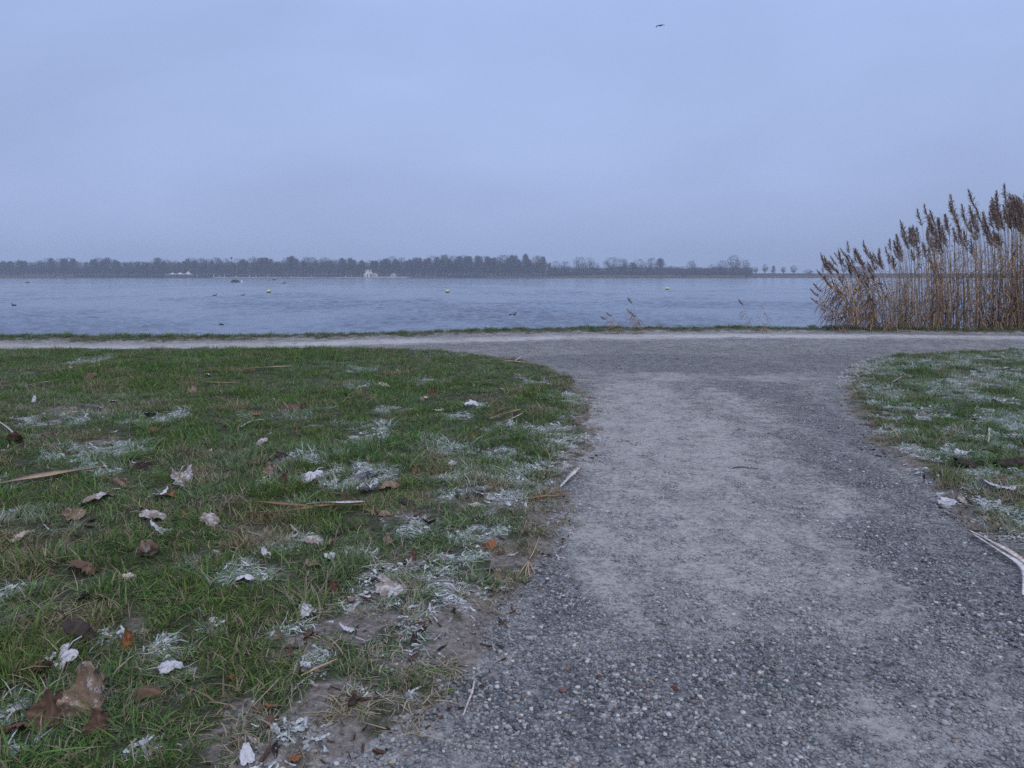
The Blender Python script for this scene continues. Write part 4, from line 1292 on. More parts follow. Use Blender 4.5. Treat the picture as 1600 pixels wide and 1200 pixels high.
def ico_unit():
    import bmesh
    b = bmesh.new(); bmesh.ops.create_icosphere(b, subdivisions=1, radius=1.0)
    v = np.array([q.co[:] for q in b.verts]); f = np.array([[q.index for q in p.verts] for p in b.faces]); b.free()
    return v, f
ICO1 = ico_unit()
def stone_patch(seed, n, R, smin, smax):
    rg = np.random.default_rng(seed)
    v0, f0 = ICO1; V = []; F = []; r1 = []; r2 = []
    for i in range(n):
        a = rg.random() * 2 * PI; r = R * math.sqrt(rg.random())
        s = smin * (smax / smin) ** (rg.random() ** 1.7)
        e = np.array([rg.uniform(.75, 1.35), rg.uniform(.7, 1.1), rg.uniform(.45, .8)]) * s
        v = v0 * (1 + rg.normal(0, .11, (len(v0), 1))) * e
        c, sn = math.cos(a * 7), math.sin(a * 7); tl = rg.normal(0, .3)
        v = v @ np.array([[1, 0, 0], [0, math.cos(tl), -math.sin(tl)], [0, math.sin(tl), math.cos(tl)]]) @ np.array([[c, -sn, 0], [sn, c, 0], [0, 0, 1]])
        v = v + np.array([r * math.cos(a), r * math.sin(a), s * rg.uniform(-.25, .45)])
        F.append(f0 + len(V) * len(v0)); V.append(v)
        q = rg.random(); r1 += [q] * len(v0); q = rg.random(); r2 += [q] * len(v0)
    me = mesh_np('gravel_patch', np.vstack(V), np.vstack(F), M_PEB, True, dict(rnd=r1, rnd2=r2))
    return obj('gravel_patch', me, link=False)

def build_gravel():
    src = [stone_patch(i, 44, .05, .0026, .0070) for i in range(6)] + [stone_patch(30 + i, 26, .05, .0036, .0095) for i in range(4)] + [stone_patch(60 + i, 60, .05, .0016, .0038) for i in range(4)]
    for i, s in enumerate(src): s.name = 'gravel_patch_%02d' % i
    rg = np.random.default_rng(55); P = []
    for y0, y1, dens in ((0.4, 2.6, 620), (2.6, 4.2, 420), (4.2, 7.0, 210), (7, 15.0, 80)):
        hw = 1.5 + 0.74 * y1; n = int((y1 - y0) * 2 * hw * dens)
        P.append(np.stack([rg.uniform(-hw, hw, n), rg.uniform(y0, y1, n)], 1))
    P = np.vstack(P); x, y = P[:, 0], P[:, 1]
    keep = np.abs(x) < 1.2 + 0.74 * y; x, y = x[keep], y[keep]
    sd = lawn_sd(x, y)
    keep = (sd < 0.06) | ((sd < .45) & (y < 4) & (rg.random(len(x)) < .16 * np.exp(-sd / .2))); x, y, sd = x[keep], y[keep], sd[keep]
    du = dust_map(x, y)
    pr = np.clip(1.25 - 1.05 * du, .22, 1) * np.where((sd > 0) & (sd < .06), .35, 1)
    keep = rg.random(len(x)) < pr; x, y, sd, du = [a[keep] for a in (x, y, sd, du)]
    n = len(x); z = hgt(x, y, sd)
    coarse = np.clip(.12 + .7 * (1 - du) * sstep(4.0, 1.6, y) * (.45 + .55 * sstep(2.0, .3, x)), 0, 1)
    u = rg.random(n)
    idx = np.where(u < coarse, rg.integers(6, 10, n), np.where(u < .45 + coarse, rg.integers(0, 6, n), rg.integers(10, 14, n)))
    rot = np.stack([rg.normal(0, .03, n), rg.normal(0, .03, n), rg.uniform(0, 2 * PI, n)], 1)
    s = rg.uniform(.8, 1.15, n)
    gn_scatter('gravel', np.stack([x, y, z - .0005], 1), rot, np.stack([s, s, s], 1), idx, dict(dust=np.clip(du * 1.1, 0, 1)), src,
               'loose blue grey gravel stones on the path', 'gravel')
    print('gravel patches', n)
build_gravel()

# ------------------------------------------------------------------ leaves
def leaf_mat(name, a, b, frost=0.0, vein=0.6):
    m = Mat(name, 0.8, 0.2)
    g = m.gen()
    n = m.noise(28, 5, 0.65, vec=g)
    c = m.mix(m.rng(n, 0.3, 0.7), a, b)
    c = m.mix(m.rng(m.noise(120, 3, .6, vec=g), .55, .7, 0, .5), c, tuple(q * .45 for q in a))
    v = m.attr('vein')
    c = m.mix(m.math('MULTIPLY', v, vein), c, tuple(min(1, q * 1.6) for q in a))
    if frost:
        f = m.rng(m.math('ADD', m.math('MULTIPLY', m.noise(5, 3, .6, vec=g), .6), m.math('MULTIPLY', m.noise(40, 5, .7, vec=g), .4)), .60 - .30 * frost, .70 - .26 * frost, 0, .9)
        c = m.mix(f, c, (0.66, 0.66, 0.74))
    m.col(c)
    tr = m.N.new('ShaderNodeBsdfTranslucent'); m.put(tr.inputs[0], c)
    ms = m.N.new('ShaderNodeMixShader'); ms.inputs[0].default_value = 0.12
    out = [q for q in m.N if q.type == 'OUTPUT_MATERIAL'][0]
    m.L.new(m.b.outputs[0], ms.inputs[1]); m.L.new(tr.outputs[0], ms.inputs[2]); m.L.new(ms.outputs[0], out.inputs[0])
    m.nrm(m.bump(m.math('ADD', m.math('MULTIPLY', v, .8), n), .0015, .8))
    return m.m
LM = {
 'tan': leaf_mat('leaf_tan', (0.30, 0.215, 0.155), (0.16, 0.115, 0.088), .10),
 'brown': leaf_mat('leaf_brown', (0.17, 0.105, 0.075), (0.095, 0.058, 0.045), .0),
 'dark': leaf_mat('leaf_dark', (0.075, 0.055, 0.05), (0.035, 0.026, 0.026), .0),
 'pink': leaf_mat('leaf_pinkish', (0.35, 0.285, 0.25), (0.22, 0.17, 0.15), .40),
 'frost': leaf_mat('leaf_frosted', (0.34, 0.28, 0.29), (0.24, 0.19, 0.20), 0.85, .3),
 'orange': leaf_mat('leaf_orange', (0.30, 0.135, 0.06), (0.20, 0.09, 0.05), .0),
 'cream': leaf_mat('leaf_cream', (0.52, 0.46, 0.37), (0.40, 0.34, 0.27), .25),
}
def leaf_mesh(seed, style):
    """lobed dry leaf about one unit across, curled in the given way"""
    rg = np.random.default_rng(seed)
    na, nr = 40, 8
    nl = rg.choice([3, 5, 5]); ph = rg.random() * .4
    V = []; vein = []
    lob = rg.uniform(.03, .11); ecc = rg.uniform(.62, .95)
    jag = np.convolve(rg.normal(0, .10, na), [.3, .4, .3], 'same') - .25 * (rg.random(na) < .06)
    for i in range(nr + 1):
        t = i / nr
        for j in range(na):
            a = 2 * PI * j / na
            r = .5 * (1 + lob * math.cos(nl * (a + ph)) + .05 * math.cos(11 * a + seed) + jag[j]) * (1 + .30 * math.cos(a) ** 5)
            r *= 1 - .30 * math.exp(-((a - PI) / .35) ** 2)
            V.append([r * t * math.cos(a), r * t * math.sin(a) * ecc, 0])
            va = abs(((a + ph) * nl / (2 * PI)) % 1); va = min(va, 1 - va)
            vein.append(max(0, 1 - va * 14 * (t + .1)) + max(0, .6 - abs(((a * 13 / (2 * PI)) % 1) - .5) * 6) * .3)
    V = np.array(V); x, y = V[:, 0].copy(), V[:, 1].copy()
    z = .13 * (np.abs(fbm(x * 4, y * 4, 3, seed) - .5) * 2 - .3) + .10 * (fbm(x * 9, y * 9, 2, seed + 3) - .5) + .015 * np.cos(np.arctan2(y, x) * nl * 2) * np.hypot(x, y) * 2
    def bend(u, w, k):
        k = k if abs(k) > 1e-3 else 1e-3
        rad = 1 / k
        return (rad - w) * np.sin(u * k), rad - (rad - w) * np.cos(u * k)
    if style == 'flat':   kx, ky = 1.0, -1.0
    elif style == 'cup':  kx, ky = 1.8, 2.6
    elif style == 'arch': kx, ky = -1.6, -2.8
    elif style == 'roll': kx, ky = .5, 5.0
    elif style == 'tent': kx, ky = -.4, -4.4
    else:                 kx, ky = 1.0, 2.6        # stand
    kx *= rg.uniform(.8, 1.2); ky *= rg.uniform(.8, 1.2)
    y2, z2 = bend(y, z, ky)
    x2, z3 = bend(x, z2, kx)
    V = np.stack([x2, y2, z3], 1)
    F = []
    for i in range(nr):
        for j in range(na):
            a = i * na + j; b = i * na + (j + 1) % na
            F.append((a, b, b + na, a + na))
    F = np.array(F)
    # thickness: a second skin just below
    n = len(V)
    V = np.vstack([V, V - np.array([0, 0, .006])]); F = np.vstack([F, F[:, ::-1] + n])
    rim = [((nr) * na + j, (nr) * na + (j + 1) % na, (nr) * na + (j + 1) % na + n, (nr) * na + j + n) for j in range(na)]
    F = np.vstack([F, np.array(rim)])
    vein = vein * 2
    b0 = V[nr * na + na // 2]
    return V, F, vein, b0

def stalk_mesh(b0, seed):
    rg = random.Random(seed); m = MB()
    p = Vector(b0); q = p + Vector((-.22, rg.uniform(-.08, .08), .04)); r = q + Vector((-.2, rg.uniform(-.1, .1), -.05))
    m.tube([p + Vector((.15, 0, .004)), p, q, r], [.008, .012, .011, .014], 5)
    return m
LEAFC = {}
def get_leaf(style, var, mat):
    key = (style, var, mat)
    if key not in LEAFC:
        V, F, vein, b0 = leaf_mesh(hash_s(style) + var * 7, style)
        me = mesh_np('leaf_blade', V, F, LM[mat], True, dict(vein=vein))
        st = stalk_mesh(b0, var)
        LEAFC[key] = (me, mesh_np('leaf_stalk', st.v, st.f, LM[mat], True), V[:, 2].min())
    return LEAFC[key]
def hash_s(s): return sum(ord(c) * (i + 3) for i, c in enumerate(s)) % 911

rl = random.Random(77)
def leaf(px, py, wpx, style, mat, label, rz=None, tilt=None, group=None, lift=0.008, name='dead_leaf'):
    x, y, z = ground_at(px, py)
    s = 1.12 * wpx / ppm(px, py)
    me, st, zmin = get_leaf(style, rl.randrange(4), mat)
    e = bpy.data.objects.new(name, me); C.objects.link(e)
    e.location = (x, y, z + lift - zmin * s * (0.8 if tilt is None else 0.5))
    if tilt is None and style == 'stand': tilt = (0, -rl.uniform(.9, 1.25)); rz = PI * .5 + rl.gauss(0, .35) if rz is None else rz; lift += .22 * s
    t = tilt if tilt is not None else (rl.gauss(0, .28), rl.gauss(0, .28))
    e.rotation_euler = (t[0], t[1], rz if rz is not None else rl.uniform(0, 6.28)); e.scale = (s, s, s)
    tag(e, label, 'leaf', group)
    obj('leaf_stalk', st, e)
    return e

LEAVES = [
 (282,752,58,'roll','pink','pale pinkish folded leaf with a white tip, left of the dark hollow in the grass'),
 (186,764,40,'roll','tan','tan rolled leaf just right of the long bent straw\'s end'),
 (151,790,58,'arch','pink','pinkish tan double-humped leaf under the end of the long straw'),
 (110,811,34,'cup','tan','tan leaf half sunk in grass left below the double-humped one'),
 (247,779,30,'flat','frost','lavender frosted leaf touching a small orange one'),
 (266,778,22,'flat','orange','small orange leaf touching a lavender frosted one'),
 (238,812,44,'arch','pink','pinkish spiky leaf above the bright white oval one'),
 (255,835,36,'flat','frost','bright white oval leaf above the tan leaf with holes'),
 (34,844,32,'roll','cream','cream curled leaf near the left border, above a reddish one'),
 (47,870,26,'cup','brown','reddish brown small leaf below the cream curled one'),
 (235,870,42,'cup','tan','tan leaf with holes and a bent stalk, below the white oval one'),
 (204,908,24,'arch','cream','small cream leaf tip poking up left below the tan leaf with holes'),
 (330,818,34,'arch','pink','pale ridge-shaped leaf left of the forked straw'),
 (140,897,44,'arch','brown','dark brown arched leaf over a hollow, with a white rim'),
 (131,940,26,'cup','dark','dark brown leaf stump beside yellow blades'),
 (219,735,22,'cup','dark','dark round leaf between the frost patch and the pinkish folded leaf'),
 (422,745,24,'stand','tan','grey tan crumpled leaf standing left of its darker twin'),
 (444,758,26,'stand','brown','brown crumpled leaf right of the grey tan one'),
 (486,754,46,'arch','frost','white frosted leaf with two humps in the middle of the lawn'),
 (437,716,22,'cup','dark','dark leaf with frosted edge left of a flat white patch'),
 (571,747,40,'flat','frost','flat white leaf left above the tan fan-shaped one'),
 (577,768,42,'cup','frost','crumpled white and dark leaf directly left of the tan fan-shaped one'),
 (611,762,32,'arch','tan','tan fan-shaped leaf with ribs beside the crumpled white one'),
 (475,789,14,'cup','frost','tiny white cupped leaf above the forked straw, left of the pair'),
 (488,789,10,'cup','frost','tiniest white cupped leaf above the forked straw, right of the pair'),
 (488,851,40,'arch','pink','lavender pink leaf touching a brown pink one'),
 (505,863,32,'flat','tan','brown pink leaf touching a lavender one'),
 (490,886,34,'flat','tan','broad beige leaf lying flat beside a green sprout'),
 (518,875,20,'cup','frost','small lavender leaf beside the green sprout'),
 (606,851,20,'stand','tan','small tan upright leaf at the start of the bare soil'),
 (606,923,44,'flat','pink','flat pinkish leaf on the edge of the bare soil'),
 (549,941,20,'arch','tan','small tan leaf left below the flat pinkish one'),
 (383,912,44,'arch','frost','frosted leaf in a cluster left of a green fan'),
 (415,873,20,'cup','frost','small lavender leaf above the frosted cluster'),
 (669,818,22,'cup','dark','dark curled leaf between frost patches near the path'),
 (636,791,26,'arch','dark','dark brown leaf under a thin white rim, right of the tan fan-shaped one'),
 (131,1001,70,'arch','dark','dark purple grey arched leaf with a white rim, above the large white leaf'),
 (90,1040,62,'flat','frost','large bright white leaf lying left of the frost patch'),
 (63,1056,44,'cup','brown','reddish brown leaf under the large white one'),
 (201,1014,34,'stand','orange','orange brown leaf standing between grass blades'),
 (262,1054,40,'arch','frost','white ridged leaf at the right end of the frost patch'),
 (80,1132,68,'stand','brown','big reddish brown curled leaf left of the tall tan one'),
 (140,1118,92,'stand','tan','tall tan leaf standing upright at the bottom left'),
 (155,1150,48,'stand','brown','brown leaf tucked right under the tall tan one'),
 (31,1115,24,'roll','frost','small frosted rolled leaf left of the big brown curled one'),
 (8,1150,34,'cup','brown','grey brown leaf cut by the left border'),
 (221,1093,44,'arch','brown','brown leaf half buried right above the tall tan one'),
 (337,980,22,'flat','pink','lavender leaf at the end of the frost patch'),
 (481,962,28,'flat','frost','small lavender white leaf at the top of the bare soil'),
 (514,1014,13,'flat','tan','small tan leaf flake on the bare soil'),
 (545,988,24,'flat','frost','small frosted leaf on the bare soil'),
 (422,1107,18,'flat','orange','terracotta leaf scrap at the left of the bare soil'),
 (461,1192,24,'flat','orange','orange brown leaf scrap cut by the bottom border'),
 (387,1190,30,'flat','frost','white frosted leaf near the bottom border'),
 (481,1045,22,'tent','frost','white folded leaf on the bare soil beside a green sprout'),
 (765,854,26,'arch','orange','reddish brown leaf with white edge by the path'),
 (745,794,18,'tent','cream','pale folded leaf in the straw-coloured grass by the path'),
 (800,869,14,'flat','cream','small pale leaf scrap at the edge of the gravel'),
 (779,894,14,'flat','tan','small tan leaf scrap at the edge of the gravel'),
 (706,731,18,'cup','frost','small white leaf left of a frost patch near the path'),
 (750,776,20,'flat','frost','flat frosted leaf near the straw lying across the path edge'),
 (831,708,9,'cup','tan','tiny tan leaf between frosted tufts by the path'),
 (300,614,18,'cup','tan','round tan leaf in the upper lawn beside a thin straw'),
 (406,698,30,'arch','pink','pinkish tan leaf with a dark hollow behind it'),
 (403,651,16,'arch','orange','small orange brown leaf in the upper lawn'),
 (461,638,26,'arch','brown','brown crumpled leaf in the upper lawn'),
 (440,614,14,'cup','tan','small tan leaf left above the brown crumpled one'),
 (142,592,26,'arch','brown','brown leaf with a white tip in the upper left lawn'),
 (175,630,16,'arch','cream','cream arched leaf in the upper left lawn'),
 (54,628,12,'stand','frost','small white upright leaf in the upper left lawn'),
 (290,692,14,'cup','cream','pale tan leaf below the black hollow'),
 (22,694,34,'cup','brown','dark reddish leaf clump at the left border'),
 (240,676,20,'arch','brown','brown leaf just above the pale tan one'),
 (325,588,12,'arch','frost','small white leaf in the far lawn'),
 (237,652,18,'cup','dark','black curled leaf in the upper lawn'),
 (598,606,18,'roll','cream','cream rolled leaf in the far lawn'),
 (662,625,16,'arch','cream','pale arched leaf left of a brown one in the far lawn'),
 (677,619,16,'stand','brown','brown upright leaf right of a pale arched one'),
 (683,644,14,'flat','frost','small white leaf left of the frosted patch near the path'),
 (740,638,24,'arch','frost','white crumpled leaf in the far lawn near the path'),
 (798,668,16,'stand','frost','lavender leaf beside the slanted straws'),
 (740,686,12,'stand','orange','dark red leaf standing behind a frost patch'),
 (1572,579,14,'flat','pink','small pale leaf at the back of the right lawn'),
 (1562,630,18,'flat','frost','white leaf in the middle of the right lawn'),
 (1513,729,30,'tent','dark','dark tent-shaped leaf on the right lawn'),
 (1584,730,42,'tent','dark','large grey brown folded leaf at the right border'),
 (1558,755,28,'flat','brown','reddish brown leaf left below the grey brown folded one'),
 (1507,711,24,'flat','frost','white leaf behind the dark tent-shaped one'),
 (1567,769,44,'flat','frost','white curled leaf above the right grass clump'),
 (1483,683,18,'roll','tan','tan rolled leaf on the right lawn'),
 (1478,787,26,'flat','frost','frosted leaf at the corner where the right lawn meets the gravel'),
 (1505,782,20,'flat','pink','pinkish frosted leaf beside the corner of the right lawn'),
]
for a in LEAVES:
    leaf(*a)
# scattered alike ones
cnt = 0
while cnt < 130:
    px = rl.uniform(0, 860); py = 560 + 600 * rl.random() ** 1.7
    x, y, _ = G(px, py)
    if float(lawn_sd(np.array([x]), np.array([y]))[0]) < 0.1: continue
    w = rl.uniform(.018, .055) * ppm(px, py)
    leaf(px, py, w, rl.choice(['arch', 'cup', 'flat', 'stand', 'roll']), rl.choice(['brown', 'brown', 'tan', 'tan', 'brown', 'dark', 'pink', 'orange', 'cream']),
         'small curled dead leaf half hidden among the grass blades', group='small dead leaves scattered in the lawns', lift=.004)
    cnt += 1
cnt = 0
while cnt < 14:
    px = rl.uniform(1330, 1600); py = rl.uniform(560, 800)
    x, y, _ = G(px, py)
    if float(lawn_sd(np.array([x]), np.array([y]))[0]) < 0.1: continue
    leaf(px, py, rl.uniform(.02, .045) * ppm(px, py), rl.choice(['arch', 'cup', 'flat']), rl.choice(['brown', 'frost', 'pink', 'dark']),
         'small curled dead leaf between frosted blades of the right lawn', group='small dead leaves in the right lawn', lift=.004)
    cnt += 1

def leaf_crumbs():
    """shredded leaf bits and bits of thatch, uncountable"""
    src = []
    for i, mt in enumerate(('tan', 'brown', 'frost', 'pink', 'dark')):
        V, F, vein, b0 = leaf_mesh(500 + i, ('flat', 'cup', 'arch')[i % 3])
        o = obj('leaf_crumb_%02d' % i, mesh_np('leaf_crumb', V, F, LM[mt], True, dict(vein=vein)), link=False); src.append(o)
    rg = np.random.default_rng(8)
    n = 42000
    hw = 10
    y = 1.0 + 10.5 * rg.random(n) ** 1.2; x = rg.uniform(-1, 1, n) * (1.6 + .74 * y)
    sd = lawn_sd(x, y); fr = frost_map(x, y); di = dirt_map(x, y)
    keep = (sd > -.08) & (rg.random(n) < .22 + .95 * di + .4 * fr); x, y, sd, fr = x[keep], y[keep], sd[keep], fr[keep]
    n = len(x)
    idx = np.where(rg.random(n) < fr, 2, rg.choice([0, 1, 1, 3, 4], n))
    s = .005 + .026 * rg.random(n) ** 2.4 + .012 * (fr > .4)
    z = hgt(x, y, sd) + .004
    rot = np.stack([rg.normal(0, .5, n), rg.normal(0, .5, n), rg.uniform(0, 6.28, n)], 1)
    gn_scatter('leaf_litter', np.stack([x, y, z], 1), rot, np.stack([s * rg.uniform(1, 2.4, n), s * rg.uniform(.12, .8, n), s], 1), idx, {}, src, 'crumbled bits of dead leaves among the grass', 'leaf litter')
leaf_crumbs()
def frost_flakes():
    src = []
    m = simple('rime', (0.58, 0.62, 0.67), (0.32, 0.34, 0.34), 110, .8)
    for i in range(4):
        V, F, vein, b0 = leaf_mesh(600 + i, ('flat', 'arch')[i % 2])
        src.append(obj('frost_flake_%02d' % i, mesh_np('frost_flake', V, F, m, True, dict(vein=vein)), link=False))
    rg = np.random.default_rng(18); n = 120000
    y = 1.0 + 11 * rg.random(n) ** 1.4; x = rg.uniform(-1, 1, n) * (1.6 + .74 * y)
    sd = lawn_sd(x, y); fr = frost_map(x, y)
    keep = (sd > -.03) & (rg.random(n) < 1.0 * np.clip(fr - .25, 0, 1) ** 1.1); x, y, sd, fr = x[keep], y[keep], sd[keep], fr[keep]
    n = len(x); s = .010 + .032 * rg.random(n) ** 1.6; z = hgt(x, y, sd) + .004 + .014 * rg.random(n)
    rot = np.stack([rg.normal(0, .3, n), rg.normal(0, .3, n), rg.uniform(0, 6.28, n)], 1)
    gn_scatter('frost', np.stack([x, y, z], 1), rot, np.stack([s, s * rg.uniform(.15, .6, n), s], 1), rg.integers(0, 4, n), {}, src, 'thin crusts of white frost on leaf bits and matted grass', 'frost')
    print('flakes', n)
frost_flakes()

# ------------------------------------------------------------------ straws, twigs
def straw_mat(name, a, b, frost=0.0):
    m = Mat(name, 0.6, 0.3)
    n = m.noise(30, 4, .6)
    c = m.mix(m.rng(n, .3, .7), a, b)
    c = m.mix(m.rng(m.noise(600, 2, .5, vec=m.scaled(m.gen(), (1, .05, 1))), .4, .7, 0, .35), c, tuple(q * .5 for q in a))
    if frost: c = m.mix(m.rng(m.noise(40, 5, .7), .60 - .3 * frost, .72 - .3 * frost, 0, .9), c, (.66, .66, .74))
    m.col(c)
    return m.m
SM = {'tan': straw_mat('straw_tan', (0.52, 0.37, 0.25), (0.38, 0.26, 0.16)), 'pale': straw_mat('straw_pale', (0.55, 0.45, 0.38), (0.42, 0.33, 0.27), .5),
      'orange': straw_mat('straw_orange', (0.40, 0.20, 0.085), (0.28, 0.14, 0.07)), 'grey': straw_mat('stick_grey', (0.10, 0.085, 0.08), (0.06, 0.05, 0.05), .2)}
def straw_geo(mb, pts, wpx, lift=.012, arch=0.0, round_=False):
    P = []
    for i, (a, b) in enumerate(pts):
        x, y, z = ground_at(a, b); P.append(Vector((x, y, z + lift + arch * math.sin(PI * i / (len(pts) - 1)))))
    # resample smoothly
    Q = []
    for i in range(len(P) - 1):
        p0 = P[max(i - 1, 0)]; p1 = P[i]; p2 = P[i + 1]; p3 = P[min(i + 2, len(P) - 1)]
        for t in np.linspace(0, 1, 7)[:-1]:
            Q.append(.5 * ((2 * p1) + (p2 - p0) * t + (2 * p0 - 5 * p1 + 4 * p2 - p3) * t * t + (-p0 + 3 * p1 - 3 * p2 + p3) * t ** 3))
    Q.append(P[-1])
    k = ppm(*pts[len(pts) // 2]); w = wpx / k / 2
    n = len(Q)
    W = [w * (0.12 + 0.88 * math.sin(PI * min(1, max(0, (i / (n - 1)) * .9 + .05))) ** .6) for i in range(n)]
    if round_:
        mb.tube(Q, W, 6); return
    b = len(mb.v)
    for i, (q, ww) in enumerate(zip(Q, W)):
        t = (Q[min(i + 1, n - 1)] - Q[max(i - 1, 0)]).normalized(); s = t.cross(Vector((0, 0, 1))).normalized()
        tw = .25 * math.sin(i * .35)
        s = (s * math.cos(tw) + Vector((0, 0, 1)) * math.sin(tw))
        u = Vector((0, 0, 1))
        mb.v += [tuple(q - s * ww + u * ww * .35), tuple(q), tuple(q + s * ww + u * ww * .35), tuple(q - u * ww * .18)]
    for i in range(n - 1):
        a = b + 4 * i
        for j0, j1 in ((0, 1), (1, 2), (2, 3), (3, 0)): mb.f.append((a + j0, a + j1, a + 4 + j1, a + 4 + j0))
def straw(label, mat, parts, wpx, cat='straw', name='reed_straw', **kw):
    m = MB()
    for p in parts: straw_geo(m, p, wpx, **kw)
    return tag(m.build(name, SM[mat], smooth=True), label, cat)
straw('long bent tan reed straw entering from the left border', 'tan', [[(-60, 782), (0, 766), (60, 754), (110, 743), (165, 737)]], 14, lift=.03)
straw('forked orange and cream reed leaf lying in the middle of the lawn', 'orange',
      [[(380, 810), (430, 810), (480, 803), (515, 800), (545, 801), (572, 799)], [(345, 795), (400, 794), (440, 797), (480, 800), (500, 802)]], 7, lift=.03)
straw('pale upper half of the forked straw, dusted with frost', 'pale', [[(480, 799), (510, 797.5), (540, 798), (570, 797)]], 7, lift=.036)
straw('thin orange straw above the forked one', 'orange', [[(476, 776), (510, 774), (548, 775)]], 3.5, lift=.012)
straw('broad tan straw in the far lawn', 'tan', [[(376, 584), (400, 581), (430, 578), (458, 577)]], 5, lift=.04)
straw('tan straw lying at the far end of the lawn beside the gravel', 'tan', [[(738, 570), (770, 568), (796, 568), (822, 572)]], 4, lift=.04)
straw('thin straw slanting up beside the far tan straw', 'pale', [[(795, 570), (805, 566), (814, 561)]], 3, lift=.04)
straw('lower of the two slanted straws near the path', 'pale', [[(776, 668), (795, 662), (816, 652)]], 3, lift=.03)
straw('upper broad tan straw of the slanted two near the path', 'tan', [[(765, 660), (790, 653), (813, 646)]], 5, lift=.035)
straw('thin horizontal straw in the upper lawn', 'tan', [[(283, 603), (310, 602), (340, 604), (376, 604)]], 2.5, lift=.04)
straw('thin slanted straw in the upper left lawn', 'cream' if 'cream' in SM else 'pale', [[(32, 609), (55, 606), (80, 601)]], 3, lift=.04)
straw('thin straw crossing the middle of the upper lawn', 'tan', [[(496, 633), (520, 629), (552, 624)]], 2.5, lift=.03)
straw('short cream straw left of the middle of the lawn', 'pale', [[(377, 673), (394, 665), (412, 662)]], 4, lift=.03)
straw('thin dry stem slanting down at the left border', 'pale', [[(-10, 660), (12, 675), (26, 686)]], 3, lift=.03)
straw('pale broken reed straw pointing up at the gravel edge', 'pale', [[(876, 766), (886, 755), (897, 744), (905, 735)]], 8, lift=.02)
straw('tan reed straw lying across the edge of the gravel', 'orange', [[(800, 793), (820, 786), (845, 780), (872, 779), (900, 777)]], 5, lift=.015)
straw('thin pale straw on the gravel at the tip of the lawn', 'pale', [[(885, 590), (910, 591), (934, 592)]], 2, lift=.01)
straw('second thin pale straw on the gravel below the tip of the lawn', 'pale', [[(902, 606), (920, 606), (932, 605)]], 2, lift=.01)
straw('dark grey stick coming in from the left border', 'grey', [[(-20, 992), (10, 980), (35, 972), (55, 968)]], 7, 'stick', 'stick', round_=True, lift=.02)
straw('large pale forked reed leaf lying at the right border', 'pale',
      [[(1514, 836), (1545, 852), (1580, 872), (1612, 896)], [(1520, 842), (1560, 868), (1590, 888), (1600, 905), (1598, 938)]], 9, lift=.02)
straw('dry stem on the back of the right lawn', 'tan', [[(1540, 603), (1570, 606), (1605, 609)]], 3, lift=.03)
straw('short pale straw on the right lawn', 'pale', [[(1395, 600), (1410, 593), (1424, 593)]], 3, lift=.03)
straw('thin white straw on the right lawn', 'pale', [[(1452, 595), (1468, 598), (1482, 598)]], 3, lift=.03)
straw('upright pale stub standing on the right lawn', 'pale', [[(1544, 694), (1545, 684), (1545, 674)]], 3, lift=.02)
straw('small crooked tan twig at the far right lawn edge', 'tan', [[(1392, 672), (1398, 680), (1403, 689)]], 2, lift=.02, round_=True, cat='twig', name='twig')
straw('pale bare stem lying down onto the gravel at the bottom', 'pale', [[(741, 1068), (738, 1085), (730, 1105), (724, 1122)]], 4, lift=.008)
straw('brown dry stem reaching from the soil to the gravel', 'grey', [[(718, 1080), (738, 1066), (768, 1055)]], 4, lift=.01)
straw('fine yellow stem lying on the bare soil', 'tan', [[(395, 1115), (420, 1090), (440, 1068)]], 3, lift=.02, cat='stalk', name='grass_stalk')
straw('short tan stem on the gravel near the right border', 'tan', [[(1492, 923), (1505, 921), (1520, 919)]], 2.5, lift=.006)
straw('dark fine twig lying on the middle of the path', 'grey', [[(1140, 733), (1160, 731), (1185, 734)]], 2, 'twig', 'twig', round_=True, lift=.006)
straw('brown twig on the bare soil beside a green sprout', 'tan', [[(470, 1062), (495, 1050), (528, 1034)]], 4, 'twig', 'twig', round_=True, lift=.012)
def rootlet():
    m = MB()
    for q in ([(826, 878), (818, 890), (806, 908)], [(826, 880), (826, 896), (828, 905)], [(827, 880), (832, 892), (836, 900)], [(827, 876), (834, 862), (843, 840)], [(826, 880), (822, 894), (821, 903)]):
        straw_geo(m, q, 1.9, lift=.008, round_=True)
    tag(m.build('dry_grass_root', SM['tan'], smooth=True), 'pale star-shaped dry grass root lying at the gravel edge', 'root')
rootlet()

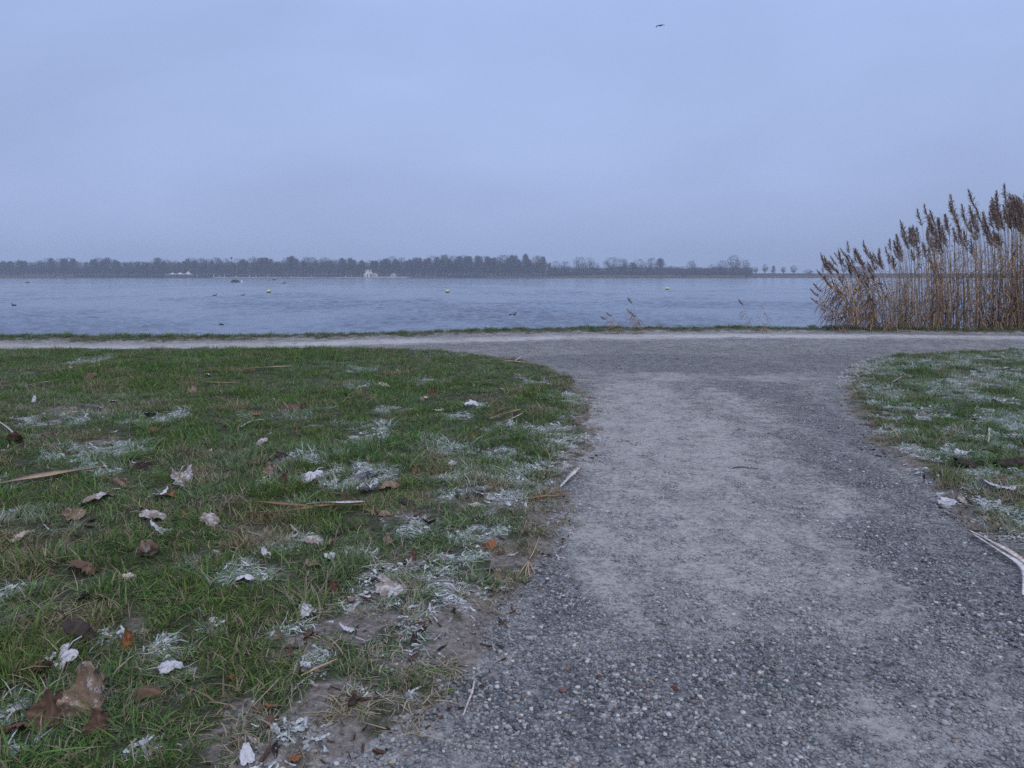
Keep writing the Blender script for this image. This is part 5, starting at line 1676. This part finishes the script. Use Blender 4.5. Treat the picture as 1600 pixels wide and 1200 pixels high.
# single pebbles that stand out -----------------------------------------
PEB = [(777,1068,9,(.62,.58,.52),'cream round pebble near the left edge of the gravel'), (809,1097,9,(.50,.50,.46),'grey round pebble right below the cream one'),
 (886,1099,11,(.60,.58,.66),'lavender white pebble beside the flat reddish stone'), (879,1081,16,(.26,.17,.15),'flat reddish stone on the gravel'),
 (899,1084,11,(.62,.66,.66),'white stone directly right of the flat reddish stone'), (939,1153,8,(.75,.75,.80),'bright white egg-shaped pebble near the bottom of the path'),
 (1024,1092,10,(.68,.64,.60),'pale angular stone right of the middle gravel'), (1018,1066,8,(.48,.34,.24),'small tan stone above the pale angular one'),
 (936,1060,11,(.16,.075,.065),'dark red sliver of stone on the gravel'), (885,1118,6,(.60,.58,.18),'tiny yellow stone below the lavender pebble'),
 (750,1088,10,(.56,.54,.55),'pale pebble at the very left edge of the gravel'), (638,1180,8,(.45,.22,.18),'small terracotta pebble near the bottom border'),
 (611,1193,11,(.62,.55,.25),'yellowish pebble at the bottom border'), (662,1174,8,(.66,.64,.62),'white pebble right of the terracotta one'),
 (597,1188,10,(.45,.46,.48),'grey round pebble left of the yellowish one'), (894,1194,12,(.50,.38,.36),'pink stone at the bottom border'),
 (1233,1139,9,(.70,.76,.82),'bluish white stone near the bottom right of the path'), (1406,1101,7,(.72,.72,.76),'white pebble in the dark right part of the gravel'),
 (716,1000,8,(.60,.62,.66),'white pebble in the soil beside the gravel'), (1057,1184,6,(.62,.62,.62),'small white pebble low in the middle'),
 (922,1024,7,(.68,.68,.72),'white speck of stone in the middle of the gravel'), (894,964,6,(.66,.66,.70),'left of two small white stones on the left path side'),
 (921,963,6,(.66,.66,.72),'right of two small white stones on the left path side'), (1023,1091,6,(.6,.6,.6),'grey chip touching the pale angular stone'),
 (1234,925,9,(.62,.66,.70),'pale flat chip in the middle of the path'), (985,1002,6,(.60,.58,.56),'pale small stone on the trodden part'),
 (958,1008,6,(.5,.38,.28),'tan small stone left of the pale one on the trodden part'), (1062,1021,6,(.58,.58,.62),'pale elongated chip right of the middle'),
 (1054,1078,12,(.15,.07,.06),'dark red bark-like sliver right of the pale angular stone'), (807,1148,10,(.42,.44,.48),'blue grey round stone above the bottom border'),
 (873,1124,9,(.56,.57,.60),'light grey stone left of the tiny yellow one'), (731,1163,13,(.38,.36,.35),'brownish pebble at the lower left gravel')]
v0, f0 = ICO1
def subdiv_ico():
    import bmesh
    b = bmesh.new(); bmesh.ops.create_icosphere(b, subdivisions=2, radius=1.0)
    v = np.array([q.co[:] for q in b.verts]); f = np.array([[q.index for q in p.verts] for p in b.faces]); b.free(); return v, f
v2, f2 = subdiv_ico()
for i, (px, py, w, c, lab) in enumerate(PEB):
    rg = np.random.default_rng(700 + i)
    x, y, z = ground_at(px, py); s = .85 * w / ppm(px, py) / 2; c = tuple(q * .62 for q in c)
    nn = fbm(v2[:, 0] * 1.3 + v2[:, 2], v2[:, 1] * 1.3 + 4, 2, i)
    V = v2 * (0.85 + .35 * nn[:, None]) * np.array([rg.uniform(1, 1.2), rg.uniform(.7, .95), rg.uniform(.45, .65)])
    o = obj('pebble', mesh_np('pebble', V, f2, simple('pebble_stone', c, tuple(q * .8 for q in c), 200, .7), True), loc=(x, y, z + s * .4), rot=(rg.normal(0, .2), rg.normal(0, .2), rg.uniform(0, 6)), scale=s)
    tag(o, lab, 'pebble')

# ------------------------------------------------------------------ haze
def haze():
    m = bpy.data.materials.new('haze'); m.use_nodes = True
    t = m.node_tree
    for n in list(t.nodes): t.nodes.remove(n)
    o = t.nodes.new('ShaderNodeOutputMaterial'); v = t.nodes.new('ShaderNodeVolumePrincipled')
    v.inputs['Color'].default_value = (0.70, 0.81, 1.0, 1)
    v.inputs['Density'].default_value = 0.00076
    t.links.new(v.outputs[0], o.inputs['Volume'])
    b = MB(); b.box(-910, 910, -305, 800, -3.0, 25.0)
    h = b.build('haze', m)
    tag(h, kind='stuff')
haze()
